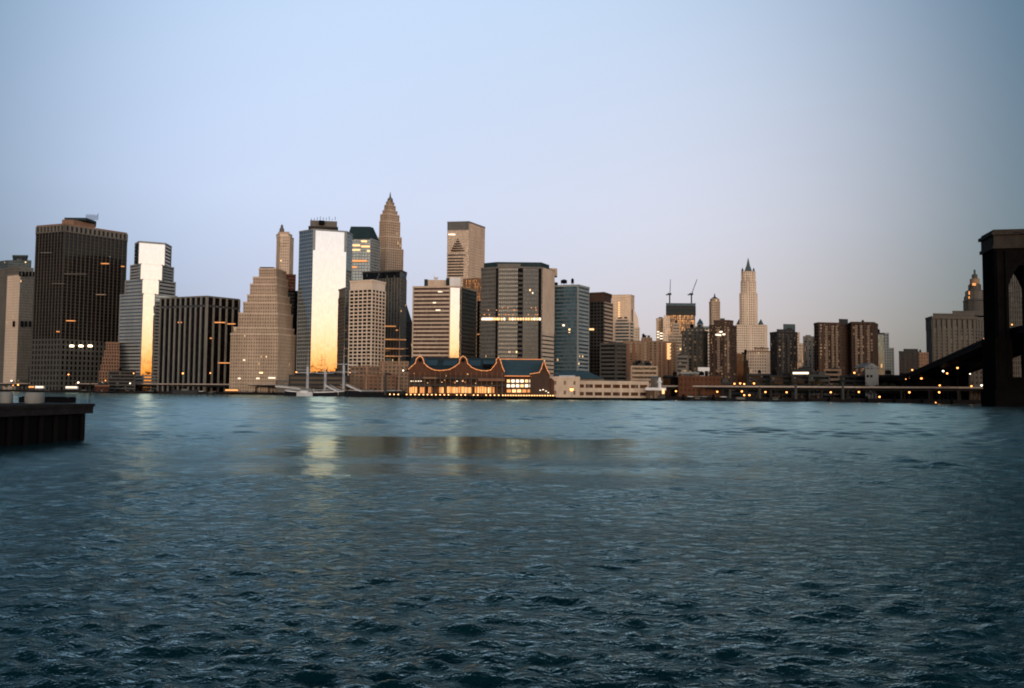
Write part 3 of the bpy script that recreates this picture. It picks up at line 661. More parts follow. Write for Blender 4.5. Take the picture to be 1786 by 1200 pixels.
# 17 brown dark tower
r, z = building('apartment_tower', 'dark brown slab tower with a red brick cap right of the blue striped tower', [
    dict(v=[(1024, 560, 850), (1053, 560, 842), (1068, 560, 862)], y=526, k=1, top=0, faces={1: dict(st='bands', wall='beige', gl='g_brown')}),  # lit right face: dawn light put into beige bands and brown glass
    dict(v=[(1024, 560, 850), (1053, 560, 842), (1066, 560, 862)], y=511, k=1, st='plain', gl='brown', faces={1: dict(st='plain')})], 'dgrey', 'g_black', dict(fh=3.3, sp=.4, bw=3.5, pf=.3, out=.4, pout=.5), D=28, coping='brown')
lit(r, 1024, 1036, 573, 576, 845, 'e_win', off=2)
building('office_building', 'dark lower wing in front of the red capped brown tower', [dict(v=[(1047, 640, 812), (1074, 640, 806), (1092, 640, 812)], y=600, k=1)], 'grey2', 'g_black', 'bands', D=25)
# 18 pale tall pair
r, z = building('office_tower', 'plain pale tower with a vertical strip of lit windows', [dict(v=[(1067, 540, 1262), (1100, 540, 1256), (1106, 540, 1270)], y=514, k=1, top=.3)], 'beige2', 'g_warm', dict(fh=4, sp=.6, bw=2.6, pf=.6, out=.3, pout=.4), D=30)
for k in range(17): lit(r, 1078.6, 1081, 527 + k * 4.0, 529 + k * 4.0, 1258, 'e_win', off=1)
r, z = building('office_building', 'banded pale building with broad blue windows in front of the lit strip tower', [dict(v=[(1072, 600, 1004), (1098, 600, 1000), (1105, 600, 1010)], y=562, k=1), dict(v=[(1074, 600, 1006), (1096, 600, 1002)], y=557, k=1)], 'beige2', 'g_blue', 'bands', D=20)
r, z = building('office_building', 'beige building with a blazing slanted glass gable beside the lit strip tower', [dict(v=[(1096, 590, 1150), (1115, 590, 1155)], y=572, k=0)], 'beige2', 'g_old', 'old', D=20)
b = MB(); p = [at(x, y, 1160) for x, y in ((1104.5, 538), (1109, 546), (1113, 556), (1114, 572), (1104.5, 572))]
nb = Vector((-.0, 14, 0)); b.quadface(list(reversed(p))); b.quadface([q + nb for q in p])
for i in range(5): j = (i + 1) % 5; b.quadface([p[i], p[j], p[j] + nb, p[i] + nb])
b.build('glass_gable', M['cream'], r)
# 19 tan slab
r, z = building('apartment_slab', 'long tan brick apartment slab with salmon bays behind the market shed', [
    dict(v=[(1088, 640, 905), (1130, 640, 900), (1178, 640, 905)], y=596, k=1, faces={}), dict(v=[(1120, 590, 912), (1136, 590, 912)], y=590, k=0, D=10)], 'tan', 'g_old', dict(fh=2.9, sp=.6, bw=5.5, pf=.55, out=.3, pout=1.1), D=22, pier='tan')
for k in range(8): lit(r, 1093 + k * 10.5, 1097.5 + k * 10.5, 599, 655, 903, 'salmon', 'balcony_stack', off=1.6)
for k in range(14): lit(r, 1163.5 + (k % 2) * .8, 1170.5 - (k % 3), 599 + k * 2.05, 600.3 + k * 2.05, 903, 'e_win', off=2.6)
# 20 cluster behind
building('office_building', 'narrow beige building with a lit base left of the construction site', [dict(v=[(1145, 570, 1310), (1158, 570, 1310)], y=556, k=0)], 'beige', 'g_warm', 'fine', D=20)
r, z = building('office_building', 'small cream rounded top building beside the construction site', [dict(v=[(1157, 560, 1290), (1168, 560, 1290)], y=556, k=0, top=.2), dict(v=[(1159, 560, 1292), (1166, 560, 1292)], y=553, k=0, top=.2)], 'cream', 'g_lit', 'old', D=20)
for k in range(6): lit(r, 1146 + (k % 2) * 5, 1150 + (k % 2) * 6, 578 + k * 2.4, 579.6 + k * 2.4, 1288, 'e_win2')
# construction tower with cranes
Yc = 1620
r, z = building('unfinished_tower', 'unfinished tower with orange lit open floors and black netting on top', [
    dict(v=[(1164, 560, Yc), (1212, 560, Yc)], y=549, k=0, top=0, gl='g_lit', wall='salmon', st=dict(fh=4.5, sp=.25, bw=9, pf=.15, out=.4, pout=.5)),
    dict(v=[(1162, 540, Yc - 3), (1213, 540, Yc - 3)], y=533, k=0, st=dict(fh=9, sp=.2, bw=0, pf=0, out=.5), gl='g_black', wall='teal', top=0),
    dict(v=[(1162, 530, Yc - 3), (1213, 530, Yc - 3)], y=529, k=0, st='plain', gl='slate', top=.5, wall='slate')], 'salmon', 'g_lit', 'bands', D=40)
for i, (x0, y0, x1, y1) in enumerate(((1168, 529, 1169.5, 487), (1206, 529, 1216, 487))):
    base = at(x0, y0, Yc + 8); tip = at(x1, y1, Yc + 8); cr = empty('tower_crane', base, ['tower crane with an upright jib on the unfinished tower', 'tower crane with its jib leaning right on the unfinished tower'][i], 'crane', 'cranes on the unfinished tower')
    mid = base + Vector((0, 0, 16))
    b = MB(); b.tube([base - Vector((0, 0, 2)), mid], 1.5, 4); b.build('mast', M['steel'], cr)
    b = MB(); b.box(mid.x - 3.5, mid.x + 3, mid.y - 2, mid.y + 2, mid.z, mid.z + 3.5); b.box(mid.x - 7, mid.x - 3.5, mid.y - 1.5, mid.y + 1.5, mid.z - .5, mid.z + 1.5); b.build('cab', M['teal'], cr)
    b = MB(); st_ = mid + Vector((1, 0, 2))
    for o_ in (Vector((0, .9, 0)), Vector((0, -.9, 0)), Vector((-1.2, 0, .6))): b.tube([st_ + o_, tip + o_ * .3], .28, 4)
    for k in range(14):
        f = k / 14; g_ = (k + 1) / 14; b.tube([st_.lerp(tip, f) + Vector((0, .9, 0)) * (1 - f * .7), st_.lerp(tip, g_) + Vector((0, -.9, 0)) * (1 - g_ * .7)], .15, 4)
    b.build('jib', M['steel'], cr)
# small blue pyramid roof & cluster
r, z = building('office_building', 'small grey building with a blue pyramid roof right of the unfinished tower', [dict(v=[(1208, 590, 1330), (1241, 590, 1330)], y=570, k=0), dict(v=[(1216, 570, 1334), (1226, 570, 1334)], y=565, k=0, D=12, top=.3)], 'pale', 'g_grey', 'old', D=20)
P = poly_of([(1215, 565, 1333), (1227, 565, 1333)], 12); cc = sum(P, Vector((0, 0))) / 4; b = MB(); b.frustum(P, z, [cc + (p - cc) * .08 for p in P], z + 9); b.build('pyramid_roof', M['steelblue'], r)
building('office_building', 'beige terraced building under the unfinished tower', [dict(v=[(1166, 620, 1050), (1192, 620, 1050)], y=585, k=0), dict(v=[(1173, 590, 1056), (1185, 590, 1056)], y=565, k=0)], 'beige', 'g_old', 'bands', D=22)
building('office_building', 'cream sliver of building between two dark apartment towers', [dict(v=[(1230, 600, 1000), (1242, 600, 1000)], y=577, k=0)], 'cream', 'g_old', 'old', D=22)
def balconies(r, xs, y0, y1, Y, mat='beige2', n=26, w=4):
    h = (y1 - y0) / n
    for x in xs:
        b = MB()
        for k in range(n):
            p = col(x, y0, Y); za = zat(x, y0 + (k + .75) * h, Y); zb = zat(x, y0 + (k + .4) * h, Y)
            b.obox(p, Vector((1, 0)), 0, w / F * Y, -.5, 1.5, za, zb)
        b.build('balcony_stack', M[mat], r)
r, z = building('apartment_tower', 'dark grey apartment tower with a shallow gabled top left of the brown one', [dict(v=[(1190, 620, 820), (1226, 620, 812), (1234, 620, 822)], y=578, k=1), dict(v=[(1196, 580, 822), (1228, 580, 818)], y=574, k=0, D=15)], 'grey2', 'g_res', 'res', D=25)
balconies(r, [1206, 1218], 582, 645, 813, 'grey')
building('office_building', 'low dark banded building in front of the grey apartment tower', [dict(v=[(1180, 660, 790), (1200, 660, 790)], y=622, k=0)], 'grey', 'g_res', 'bands', D=18)
# slim capped tower
r, z = building('slim_tower', 'slim pinkish tower with a domed cap and finial behind the brown apartments', [dict(v=[(1237.5, 560, 1255), (1241.5, 560, 1245), (1252, 560, 1245), (1255.5, 560, 1252)], y=526, k=1, top=.6), dict(v=[(1239, 525, 1256), (1243, 525, 1248), (1251, 525, 1248), (1254, 525, 1255)], y=521, k=1, D=10, top=.3)], 'beige', 'g_old', 'old', D=16)
c = at(1246.5, 520, 1256); b = MB(); b.lathe((c.x, c.y), [(5.5, z), (5, z + 1.5), (2.5, z + 3), (1.2, z + 4), (.8, z + 7), (.1, z + 9)], 8); b.build('dome_cap', M['teal'], r)
# brown apartment tower
r, z = building('apartment_tower', 'brown brick apartment tower with balcony rows, slim capped tower rising behind', [dict(v=[(1238, 610, 785), (1262, 610, 778), (1274, 610, 780), (1284, 610, 795)], y=567, k=1, top=.6), dict(v=[(1246, 570, 790), (1270, 570, 786), (1278, 570, 792)], y=560, k=1, D=15)], 'brown', 'g_res', 'res', D=25)
balconies(r, [1250, 1266], 570, 650, 780, 'beige', 28, 4.5)
for (x0, y) in ((1256, 579), (1249, 584), (1261, 583.5), (1254, 584.5)): lit(r, x0, x0 + 4, y - 1.2, y + 1.2, 779, 'e_win2', off=3)
# domed gothic tower
def gothic():
    Y = 1440
    tiers = [dict(v=[(1284, 640, Y), (1334, 640, Y), (1338, 640, Y + 10)], y=567, k=0, D=50), 
      dict(v=[(1290.5, 540, Y + 4), (1295, 540, Y), (1316, 540, Y), (1320.5, 540, Y + 6)], y=512, k=1, D=26),
      dict(v=[(1292.5, 500, Y + 8), (1296, 500, Y + 4), (1315, 500, Y + 4), (1318, 500, Y + 9)], y=491, k=1, D=22),
      dict(v=[(1293.5, 480, Y + 9), (1297, 480, Y + 6), (1314, 480, Y + 6), (1317, 480, Y + 10)], y=474, k=1, D=20)]
    r, z = building('gothic_tower', 'ornate cream gothic tower with a green pointed pyramid spire', tiers, 'cream', 'g_old', dict(fh=4, sp=.45, bw=3.2, pf=.5, out=.35, pout=.9), D=30, coping='beige2')
    P = poly_of([(1298, 474, Y + 8), (1312, 474, Y + 8)], 14); cc = sum(P, Vector((0, 0))) / 4
    b = MB(); b.frustum(P, z, [cc + (p - cc) * .55 for p in P], zat(1304, 463, Y)); b.frustum([cc + (p - cc) * .5 for p in P], zat(1304, 463, Y), [cc + (p - cc) * .03 for p in P], zat(1304, 447, Y)); b.build('spire', M['copper'], r)
    for x in (1295, 1314.5):
        c = at(x, 474, Y + 9); b = MB(); b.lathe((c.x, c.y), [(1.9, c.z - 3), (1.9, c.z + 3), (.2, c.z + 7)], 6); b.build('corner_turret', M['copper'], r)
    for x in (1289, 1327):
        c = at(x, 567, Y + 10); b = MB(); b.lathe((c.x, c.y), [(4.5, c.z - 3), (4.5, c.z + 2), (2.5, c.z + 6), (.3, c.z + 10)], 6); b.build('corner_turret', M['copper'], r)
    b = MB(); 
    for x in (1300, 1304.5, 1309): 
        a = at(x, 560, Y - 1); b.tube([(a.x, a.y, zat(x, 640, Y)), (a.x, a.y, zat(x, 480, Y))], .8, 4)
    b.build('ribs', M['cream'], r)
gothic()
r, z = building('office_building', 'pale stone building with a cornice in front of the gothic tower', [dict(v=[(1303, 640, 1105), (1337, 640, 1100), (1344, 640, 1110)], y=613, k=1), dict(v=[(1316, 610, 1108), (1340, 610, 1104)], y=608, k=0, D=15)], 'beige2', 'g_old', dict(fh=3.8, sp=.5, bw=3, pf=.55, out=.3, pout=.6), D=25, coping='brown2')
building('brick_building', 'narrow salmon tower block lit at its foot below the gothic tower', [dict(v=[(1284, 650, 850), (1297, 650, 850)], y=620, k=0)], 'salmon', 'g_brown', 'plain', D=15)
building('brick_building', 'black slope sided building beside the narrow salmon block', [dict(v=[(1296, 650, 866), (1307, 650, 870)], y=640, k=0, top=0), dict(v=[(1296, 650, 867), (1305, 650, 870)], y=628, k=0, top=0), dict(v=[(1296, 650, 868), (1302, 650, 870)], y=618, k=0, top=0)], 'black', 'g_black', 'plain', D=15)
# right group
r, z = building('apartment_tower', 'dark square tower with a blue green rooftop box, left in the right hand group', [dict(v=[(1344, 620, 812), (1356, 620, 800), (1390, 620, 806)], y=580, k=1), dict(v=[(1356, 580, 806), (1384, 580, 808)], y=576, k=0, D=18), ], 'dgrey', 'g_res', 'res', D=26)
block(r, 'rooftop_box', 'copper', [(1366, 570, 812), (1387, 570, 814)], 565, 578, 14)
balconies(r, [1362, 1372], 583, 650, 801, 'grey')
building('apartment_building', 'slim amber and cream building behind the square dark tower', [dict(v=[(1388, 600, 980), (1402, 600, 980)], y=600, k=0), dict(v=[(1388, 600, 982), (1394, 600, 982)], y=581, k=0, D=12)], 'beige2', 'g_lit', 'old', D=18)
building('apartment_building', 'plain grey building left of the twin brown apartment towers', [dict(v=[(1402, 620, 900), (1423, 620, 900)], y=588, k=0), dict(v=[(1406, 588, 905), (1413, 588, 905)], y=586, k=0, D=8)], 'grey', 'g_res', dict(fh=3, sp=.4, bw=5, pf=.5, out=.3, pout=.6), D=20)
r, z = building('apartment_tower', 'left one of the twin brown apartment towers, rooftop box at its right', [dict(v=[(1421, 610, 772), (1428, 610, 762), (1466, 610, 765), (1480, 610, 790)], y=564, k=1, faces={0: dict(wall='black')})], 'brown', 'g_res', 'res', D=26)
block(r, 'rooftop_box', 'dgrey', [(1463, 560, 775), (1479, 560, 778)], 556, 566, 12)
balconies(r, [1438, 1449, 1456], 568, 648, 763, 'beige', 29, 4.2)
r, z = building('apartment_tower', 'right one of the twin brown apartment towers, flat roofed and broad', [dict(v=[(1480, 610, 792), (1486, 610, 772), (1524, 610, 774), (1531, 610, 795)], y=563, k=1)], 'brown', 'g_res', 'res', D=26)
balconies(r, [1490, 1499, 1511], 567, 648, 773, 'beige', 29, 4.2)
building('office_building', 'dark blue sliver right of the twin brown apartments', [dict(v=[(1528, 620, 900), (1542, 620, 900)], y=582, k=0)], 'dgrey', 'g_blue', 'plain', D=15)
building('office_tower', 'hazy pale blue stepped tower right of the twin brown apartments', [dict(v=[(1538, 640, 1100), (1559, 640, 1100)], y=608, k=0), dict(v=[(1540, 600, 1104), (1550, 600, 1104)], y=582, k=0, D=14)], 'pale', 'g_blue', 'old', D=20)
building('apartment_building', 'low dark blocky building between the pale stepped tower and the courthouse', [dict(v=[(1569, 640, 905), (1602, 640, 905)], y=614, k=0), dict(v=[(1577, 612, 910), (1600, 612, 910)], y=610, k=0, D=12)], 'dgrey', 'g_black', 'res', D=18)
building('brick_building', 'low reddish brick building against the left side of the domed civic building', [dict(v=[(1601, 640, 915), (1619, 640, 915)], y=616, k=0)], 'brown2', 'g_brown', 'old', D=18)
# civic building with wedding-cake tower
def civic():
    Y = 1010
    v = [(1617, 600, Y + 24), (1627, 600, Y), (1700, 600, Y + 4), (1765, 600, Y + 60)]
    st = dict(fh=4, sp=.35, bw=6.5, pf=.45, out=.3, pout=.9)
    r, z = building('civic_building', 'grand grey stone civic building with a tiered domed tower behind the bridge', [
        dict(v=v, y=574, k=1, top=.8), dict(v=v, y=556, k=1, st=dict(fh=14, sp=.15, bw=6.5, pf=.55, out=.4, pout=1.2), top=0), dict(v=[(1615.5, 600, Y + 22), (1626, 600, Y - 3), (1700, 600, Y + 1), (1767, 600, Y + 58)], y=552, k=1, st='plain', gl='civic', top=.5),
        dict(v=[(1628, 550, Y + 12), (1700, 550, Y + 14)], y=547, k=0, st='plain', gl='grey2', D=40, top=.4)], 'civic', 'g_dark', st, D=50)
    block(r, 'attic_storey', 'grey2', [(1661, 545, Y + 30), (1716, 545, Y + 30)], 542, 550, 25)
    Yt = Y + 50
    def drum(x, y0, y1, r0, r1, mat, name, n=12, cap=False):
        p = at(x, y1, Yt); za, zb = zat(x, y1, Yt), zat(x, y0, Yt); b = MB(); rr0, rr1 = r0 / F * Yt, r1 / F * Yt
        prof = [(rr0, za), (rr0, za + (zb - za) * .85), (rr0 * 1.08, za + (zb - za) * .86), (rr1, zb)]
        b.lathe((p.x, p.y), prof, n); return b.build(name, M[mat], r)
    drum(1700, 522, 548, 17.5, 15, 'grey2', 'tower_base', 4 * 3)
    drum(1700, 505, 523, 13, 9, 'civic', 'tower_drum')
    drum(1700, 495, 506, 8.5, 7.5, 'civic', 'tower_drum')
    drum(1700, 486, 496, 7.5, 6, 'tan', 'tower_drum')
    drum(1700, 478, 487, 4.5, 2.2, 'grey2', 'lantern')
    drum(1700, 470, 479, 1.8, .5, 'copper', 'finial_statue', 8)
    for x in (1686, 1714):
        drum(x, 516, 545, 4.2, 2.5, 'grey2', 'corner_turret', 8); drum(x, 508, 517, 2.6, .3, 'copper', 'turret_roof', 8)
    b = MB()
    for k in range(14):
        t = 2 * math.pi * k / 14; p = at(1700, 505, Yt); rr = 9.6 / F * Yt; b.tube([(p.x + rr * math.cos(t), p.y + rr * math.sin(t), zat(1700, 506, Yt)), (p.x + rr * math.cos(t), p.y + rr * math.sin(t), zat(1700, 497, Yt))], .45, 5)
    b.build('colonnade', M['civic'], r)
    for (x, y, w, h) in ((1699, 496, 3, 2), (1690.5, 511, .9, 3), (1690.5, 519, .8, 2)): lit(r, x - w, x + w, y - h, y + h, Yt - (8 if x > 1695 else 9), 'e_dim', 'uplight_glow', off=.5)  # uplighting on the stone put in as glowing amber panes
civic()
# ================================================================ waterfront
def off_shore(d):
    pts = [Vector(p) for p in SH[1:-1]]; out = []
    for i, p in enumerate(pts):
        a = pts[max(0, i - 1)]; b = pts[min(len(pts) - 1, i + 1)]; u = (b - a).normalized(); out.append(p + Vector((-u.y, u.x)) * d)
    return out
def shore_Y(px):
    """depth of the shoreline in the direction of a pixel column"""
    r = ray(px, 690); k = r.x / r.y
    for (x0, y0), (x1, y1) in zip(SH, SH[1:]):
        f0, f1 = x0 - k * y0, x1 - k * y1
        if f0 <= 0 <= f1 or f1 <= 0 <= f0:
            t = f0 / (f0 - f1) if f0 != f1 else 0; return y0 + (y1 - y0) * t
    return 700
def viaduct():
    L_ = off_shore(22); Rr = off_shore(40); r = empty('elevated_highway', (L_[4].x, L_[4].y, GZ), 'long pale elevated highway on columns along the waterfront', 'viaduct')
    zt = 10.2; n = len(L_); d = MB(); pa = MB(); un = MB()
    for i in range(n - 1):
        a, b, c, e = L_[i], L_[i + 1], Rr[i + 1], Rr[i]
        d.prism([a, b, c, e], zt - .9, zt); u = (b - a).normalized(); l = (b - a).length
        pa.obox(a, u, 0, l, -.35, .1, zt - .35, zt + .75); u2 = (c - e).normalized(); pa.obox(e, u2, 0, (c - e).length, -.1, .3, zt - .9, zt + .5)
        for s in (4, 9, 14): un.obox(a, u, .5, l - .5, -s - .4, -s, zt - 2.1, zt - .92)
    d.build('deck', M['asphalt'], r); pa.build('parapet', M['road'], r); un.build('girders', M['dgrey'], r)
    cnt = 0
    for i in range(n - 1):
        a, b = L_[i], L_[i + 1]; u = (b - a).normalized(); l = (b - a).length; s = 8
        nn = Vector((-u.y, u.x))
        while s < l and cnt < 96:
            p = a + u * s
            if -650 < p.x < 420:
                m = MB(); m.obox(p, u, -.5, .5, -2.2, -1.2, GZ, zt - 2.1); m.obox(p, u, -.5, .5, -16.2, -15.2, GZ, zt - 2.1); m.obox(p, u, -.6, .6, -16.5, -1, zt - 3, zt - 2.12)
                m.build('column', M['steel'], r); cnt += 1
            s += 17
viaduct()

# ---- lamps
REG = []
LM = [(62, 'below the pale tower at the far left'), (170, 'below the massive dark tower'), (208, 'below the slanted salmon building'), (280, 'below the mirror striped tower'), (403, 'below the squat black tower'), (500, 'below the beige ziggurat'), (606, 'near the white masted ship'), (706, 'near the buff masted ship'), (800, 'before the first two lit gables'), (880, 'before the third lit gable'), (968, 'before the glazed right wing of the market hall'), (1130, 'by the long beige pier shed'), (1184, 'by the white end block'), (1256, 'before the red brick market building'), (1300, 'below the brown balcony tower'), (1345, 'below the gothic tower'), (1421, 'below the square dark tower'), (1480, 'below the left twin brown tower'), (1535, 'below the right twin brown tower'), (1617, 'below the pale blue stepped tower'), (1715, 'below the domed civic building'), (9999, 'at the bridge tower foot')]
ORD = ['first', 'second', 'third', 'fourth', 'fifth', 'sixth', 'seventh', 'eighth', 'ninth', 'tenth', 'eleventh', 'twelfth', 'thirteenth', 'fourteenth', 'fifteenth', 'sixteenth', 'seventeenth', 'eighteenth', 'nineteenth', 'twentieth']
def reg(o, desc, px): REG.append((o, desc, px))
def name_all():
    g = {}
    for o, desc, px in REG:
        w = next(t for x, t in LM if px < x); w = w.replace('before the glazed right wing of', 'before the right wing of') if 'deck lamp' in desc else w; g.setdefault((desc, w), []).append((px, o))
    for (desc, w), l in g.items():
        l.sort(key=lambda t: t[0])
        for i, (px, o) in enumerate(l):
            o['label'] = desc + ' ' + w + ('' if len(l) == 1 else ', leftmost' if i == 0 else ', ' + ORD[i] + ' from left')
lamp_mesh = {}
def lamp(px, py, Y, colr='or', rad=.55, ground=GZ, label=None, group='orange street lamps along the waterfront', name='street_lamp'):
    p = at(px, py, Y); g = min(ground, p.z - 2)
    lb0 = label
    root = empty(name, (p.x, p.y, g), label or ('sodium orange street lamp glowing on the dark waterfront' if colr == 'or' else 'white street lamp glowing on the dark waterfront'), 'street lamp', group if colr == 'or' else group.replace('orange', 'white'))
    if lb0 is None: reg(root, 'orange street lamp' if colr == 'or' else 'white street lamp', px)
    elif lb0.startswith('~'): reg(root, lb0[1:], px)
    b = MB(); b.tube([(p.x, p.y, g), (p.x, p.y, p.z - rad * .8)], [.12, .08], 5); b.build('pole', M['steel'], root)
    b = MB(); b.lathe((p.x, p.y), [(rad * .3, p.z - rad), (rad * .85, p.z - rad * .6), (rad, p.z), (rad * .8, p.z + rad * .6), (rad * .2, p.z + rad)], 8); b.build('lamp_head', M['e_' + colr], root, True)
    b = MB(); b.lathe((p.x, p.y), [(rad * .95, p.z + rad * .55), (rad * .6, p.z + rad * 1.1), (.05, p.z + rad * 1.2)], 8); b.build('hood', M['steel'], root)
for (x, y, c, rd) in [(20, 664, 'wh', .8), (31.5, 671, 'or', 1.0), (23, 672, 'or', .6), (80, 665.5, 'wh', .8), (89.5, 655.5, 'or', .9), (119.5, 653, 'or', .75), (136.5, 667, 'wh', .9), (197, 651.5, 'or', .95), (179, 667.5, 'wh', .75), (184, 663.5, 'or', .5), (227, 668.5, 'wh', .65), (233, 651, 'or', .6),
      (319, 651, 'or', .85), (367, 650.5, 'or', .6), (456, 650, 'or', .8), (517, 649, 'or', .7), (611, 649.5, 'or', .6), (703, 646, 'wh', .55), (1257, 588, 'or', .01)][:-1]:
    lamp(x, y, shore_Y(x) + 8, c, rd, label=None)
for (x, y) in [(1179, 682), (1251, 683), (1294, 682.5), (1335, 683.5), (1372, 684), (1449, 684), (1498, 683.5), (1586, 684), (1638, 684), (1281, 669), (1291, 668.5), (1298, 669.5), (1315, 668.5), (1298, 689), (1307, 689), (1534, 692), (1490, 650)]:
    lamp(x, y, shore_Y(x) + 12 if y < 690 else shore_Y(x) + 3, 'or', .62)
lamp(997, 679, 556, 'or', 1.15, label='big bright orange lamp beside the cream pier building')
for (x, y) in [(1290, 701), (1180, 701), (1420, 702), (1632, 702), (998, 698.5)]:
    lamp(x, y, shore_Y(x) - 1, 'or', .35, group='orange low dock lights at the water line', label='~low orange dock light', name='dock_light')
for (x, y, c, rd) in [(1591, 645, 'or', .55), (1599, 651.5, 'or', .4), (1586, 658, 'or', .5), (1580, 661, 'or', .35), (1607, 660, 'or', .7), (1615, 654, 'or', .65), (1624, 648, 'or', .35), (1645, 647, 'wh', .6), (1652, 651, 'or', .55), (1670, 641.5, 'or', .6), (1692, 652, 'wh', .35), (1639, 672, 'or', .55), (1694, 673.5, 'or', .65), (1712, 672, 'wh', .55), (1728, 676, 'or', .6)]:
    lamp(x, y, 527 if x in (1670, 1692) else 543 if 1640 < x < 1660 and y < 660 else 600 if y < 665 else shore_Y(x) + 20, c, rd, label='~orange lamp under the bridge' if c == 'or' else '~white lamp under the bridge', group='orange lamps under the bridge approach')
for (x, y0, y1) in ((1325, 676, 695), (1388, 672, 694), (1470, 668, 688), (1273, 680, 695), (672, 651, 690)):
    Y = shore_Y(x) - 2 if x > 1000 else 640
    a, b_ = at(x, y1, Y), at(x, y0, Y); m = MB(); m.tube([(a.x, a.y, GZ - .2), (a.x, a.y, b_.z)], [1.0, .75], 8); m.lathe((a.x, a.y), [(1.1, b_.z - .4), (1.2, b_.z), (.3, b_.z + .6)], 8)
    po = tag(m.build('mooring_post', M['grey2']), 'post', 'post', 'pale mooring posts along the quay'); reg(po, 'tall pale mooring post', x)

# ---- gabled pavilion mall on its pier
def pavilion():
    Yf = 556; root = empty('market_hall', (at(835, 690, Yf).x, Yf, 2), 'gabled waterfront market hall outlined with orange string lights', 'building')
    dk = MB(); a, b_ = at(676, 697, 549), at(970, 697, 549)
    dk.box(a.x, b_.x, 549, 640, 1.0, 2.2)
    d = dk.build('pier', M['wood']); tag(d, 'dark timber pier deck under the gabled market hall', kind='structure')
    pl = MB(); x = a.x + 1
    while x < b_.x: pl.tube([(x, 549.6, -3), (x, 549.6, 1.2)], .3, 6); pl.tube([(x, 556, -3), (x, 556, 1.2)], .3, 6); x += 3.2
    tag(pl.build('pier_piles', M['wood']), 'timber piles under the market hall pier', kind='structure')
    # left wing
    prof = [(712.8, 645), (718, 640), (724.5, 634.5), (726.3, 627.7), (729, 624), (733, 622.3), (736.5, 624), (738.5, 628), (740, 634.5), (745.5, 640), (752, 644), (758, 646.2), (766, 647.2), (775, 646.6), (784, 645.3), (793, 640.5), (801, 634.5), (802, 627.7), (804.5, 624), (808, 622.2), (811.5, 624), (814, 627.5), (815.5, 634.5), (822, 641), (830.5, 645.4), (840, 647.3), (849, 647.6), (856, 646.3), (861, 640), (865.7, 633.6), (865.5, 628), (869.5, 624.4), (872.5, 628), (874, 633.6), (876.5, 642), (880, 649.5)]
    def gable(prof, Y, D, wallmat='brick', ybot=662, name='gable_wall'):
        m = MB(); P = [at(x, y, Y) for x, y in prof]
        bl = at(prof[0][0], ybot, Y); br = at(prof[-1][0], ybot, Y)
        poly = [bl] + P + [br]
        m.quadface(list(reversed(poly))); m.quadface([p + Vector((0, 1.5, 0)) for p in poly])
        m.build(name, M[wallmat], root)
        rf = MB()
        for i in range(len(P) - 1):
            p, q = P[i], P[i + 1]; up = Vector((0, 0, .45)); bk = Vector((0, D, 0)); fr = Vector((0, -.6, 0))
            rf.quadface([p + fr + up, q + fr + up, q + bk + up, p + bk + up]); rf.quadface([p + fr, q + fr, q + fr + up, p + fr + up]); rf.quadface([q + fr, p + fr, p + bk, q + bk])
        rf.build('gable_roof', M['steelblue'], root)
        m = MB(); m.tube([p + Vector((0, -.9, .3)) for p in P], .26, 5); m.build('string_lights', M['e_str'], root)
        m = MB()
        for i in range(len(P) - 1):
            l = (P[i + 1] - P[i]).length; k = max(1, int(l / 2.1))
            for j in range(k): c = P[i].lerp(P[i + 1], j / k) + Vector((0, -1.15, .3)); m.lathe((c.x, c.y), [(.05, c.z - .2), (.2 + .12 * random.random(), c.z), (.05, c.z + .2)], 5)
        m.build('bulbs', M['e_win'], root)
    gable(prof, Yf, 26)
    for x in (732.8, 807.8):
        c = at(x, 628.3, Yf - .5); m = MB(); n = 14
        m.quadface([(c.x + 1.15 * math.cos(-2 * math.pi * k / n), c.y - .15, c.z + 1.15 * math.sin(-2 * math.pi * k / n)) for k in range(n)]); m.build('round_window', M['black'], root)
    # storeys of the left wing
    def slab(x0, x1, y0, y1, Y, D, mat, name, par=root):
        p, q = at(x0, y1, Y), at(x1, y1, Y); t = at(x0, y0, Y); m = MB(); m.box(p.x, q.x, Y, Y + D, p.z, t.z); return m.build(name, M[mat], par)
    slab(712, 880, 654, 692.3, Yf + 3, 50, 'brown', 'wall')
    slab(711, 881, 658, 660, Yf - 2, 7, 'grey2', 'floor_band'); slab(711, 881, 670.5, 672.2, Yf - 2, 7, 'grey2', 'floor_band')
    slab(738, 762, 657.5, 660.5, Yf - 2.4, 3, 'tan', 'sign_board'); slab(834, 880, 660, 664.5, Yf - 2.4, 3, 'salmon', 'awning')
    # main roof ridge behind the gables
    m = MB(); zr = zat(800, 624, 596); ze = zat(800, 648, 566); xa, xb = at(716, 640, 590).x, at(872, 640, 590).x
    for s in (0,):
        m.quadface([(xa, 566, ze), (xb, 566, ze), (xb, 596, zr), (xa, 596, zr)]); m.quadface([(xb, 626, ze), (xa, 626, ze), (xa, 596, zr), (xb, 596, zr)])
        m.quadface([(xb, 566, ze), (xb, 626, ze), (xb, 596, zr)]); m.quadface([(xa, 626, ze), (xa, 566, ze), (xa, 596, zr)])
    m.build('main_roof', M['teal'], root)
    for x0, x1, y0 in ((741, 762, 630), (772, 796, 636), (818, 838, 632), (842, 862, 628)): 
        p, q = at(x0, y0 + 5, 578), at(x1, y0 + 5, 578); m = MB(); m.quadface([(p.x, 577, ze + (zr - ze) * .40), (q.x, 577, ze + (zr - ze) * .40), (q.x, 589, ze + (zr - ze) * .80), (p.x, 589, ze + (zr - ze) * .80)]); m.build('skylight', M['steelblue'], root)
    slab(842, 868, 635, 641, 571, 6, 'black', 'roof_vent'); slab(764, 790, 625.5, 630, 590, 6, 'dgrey', 'roof_vent')
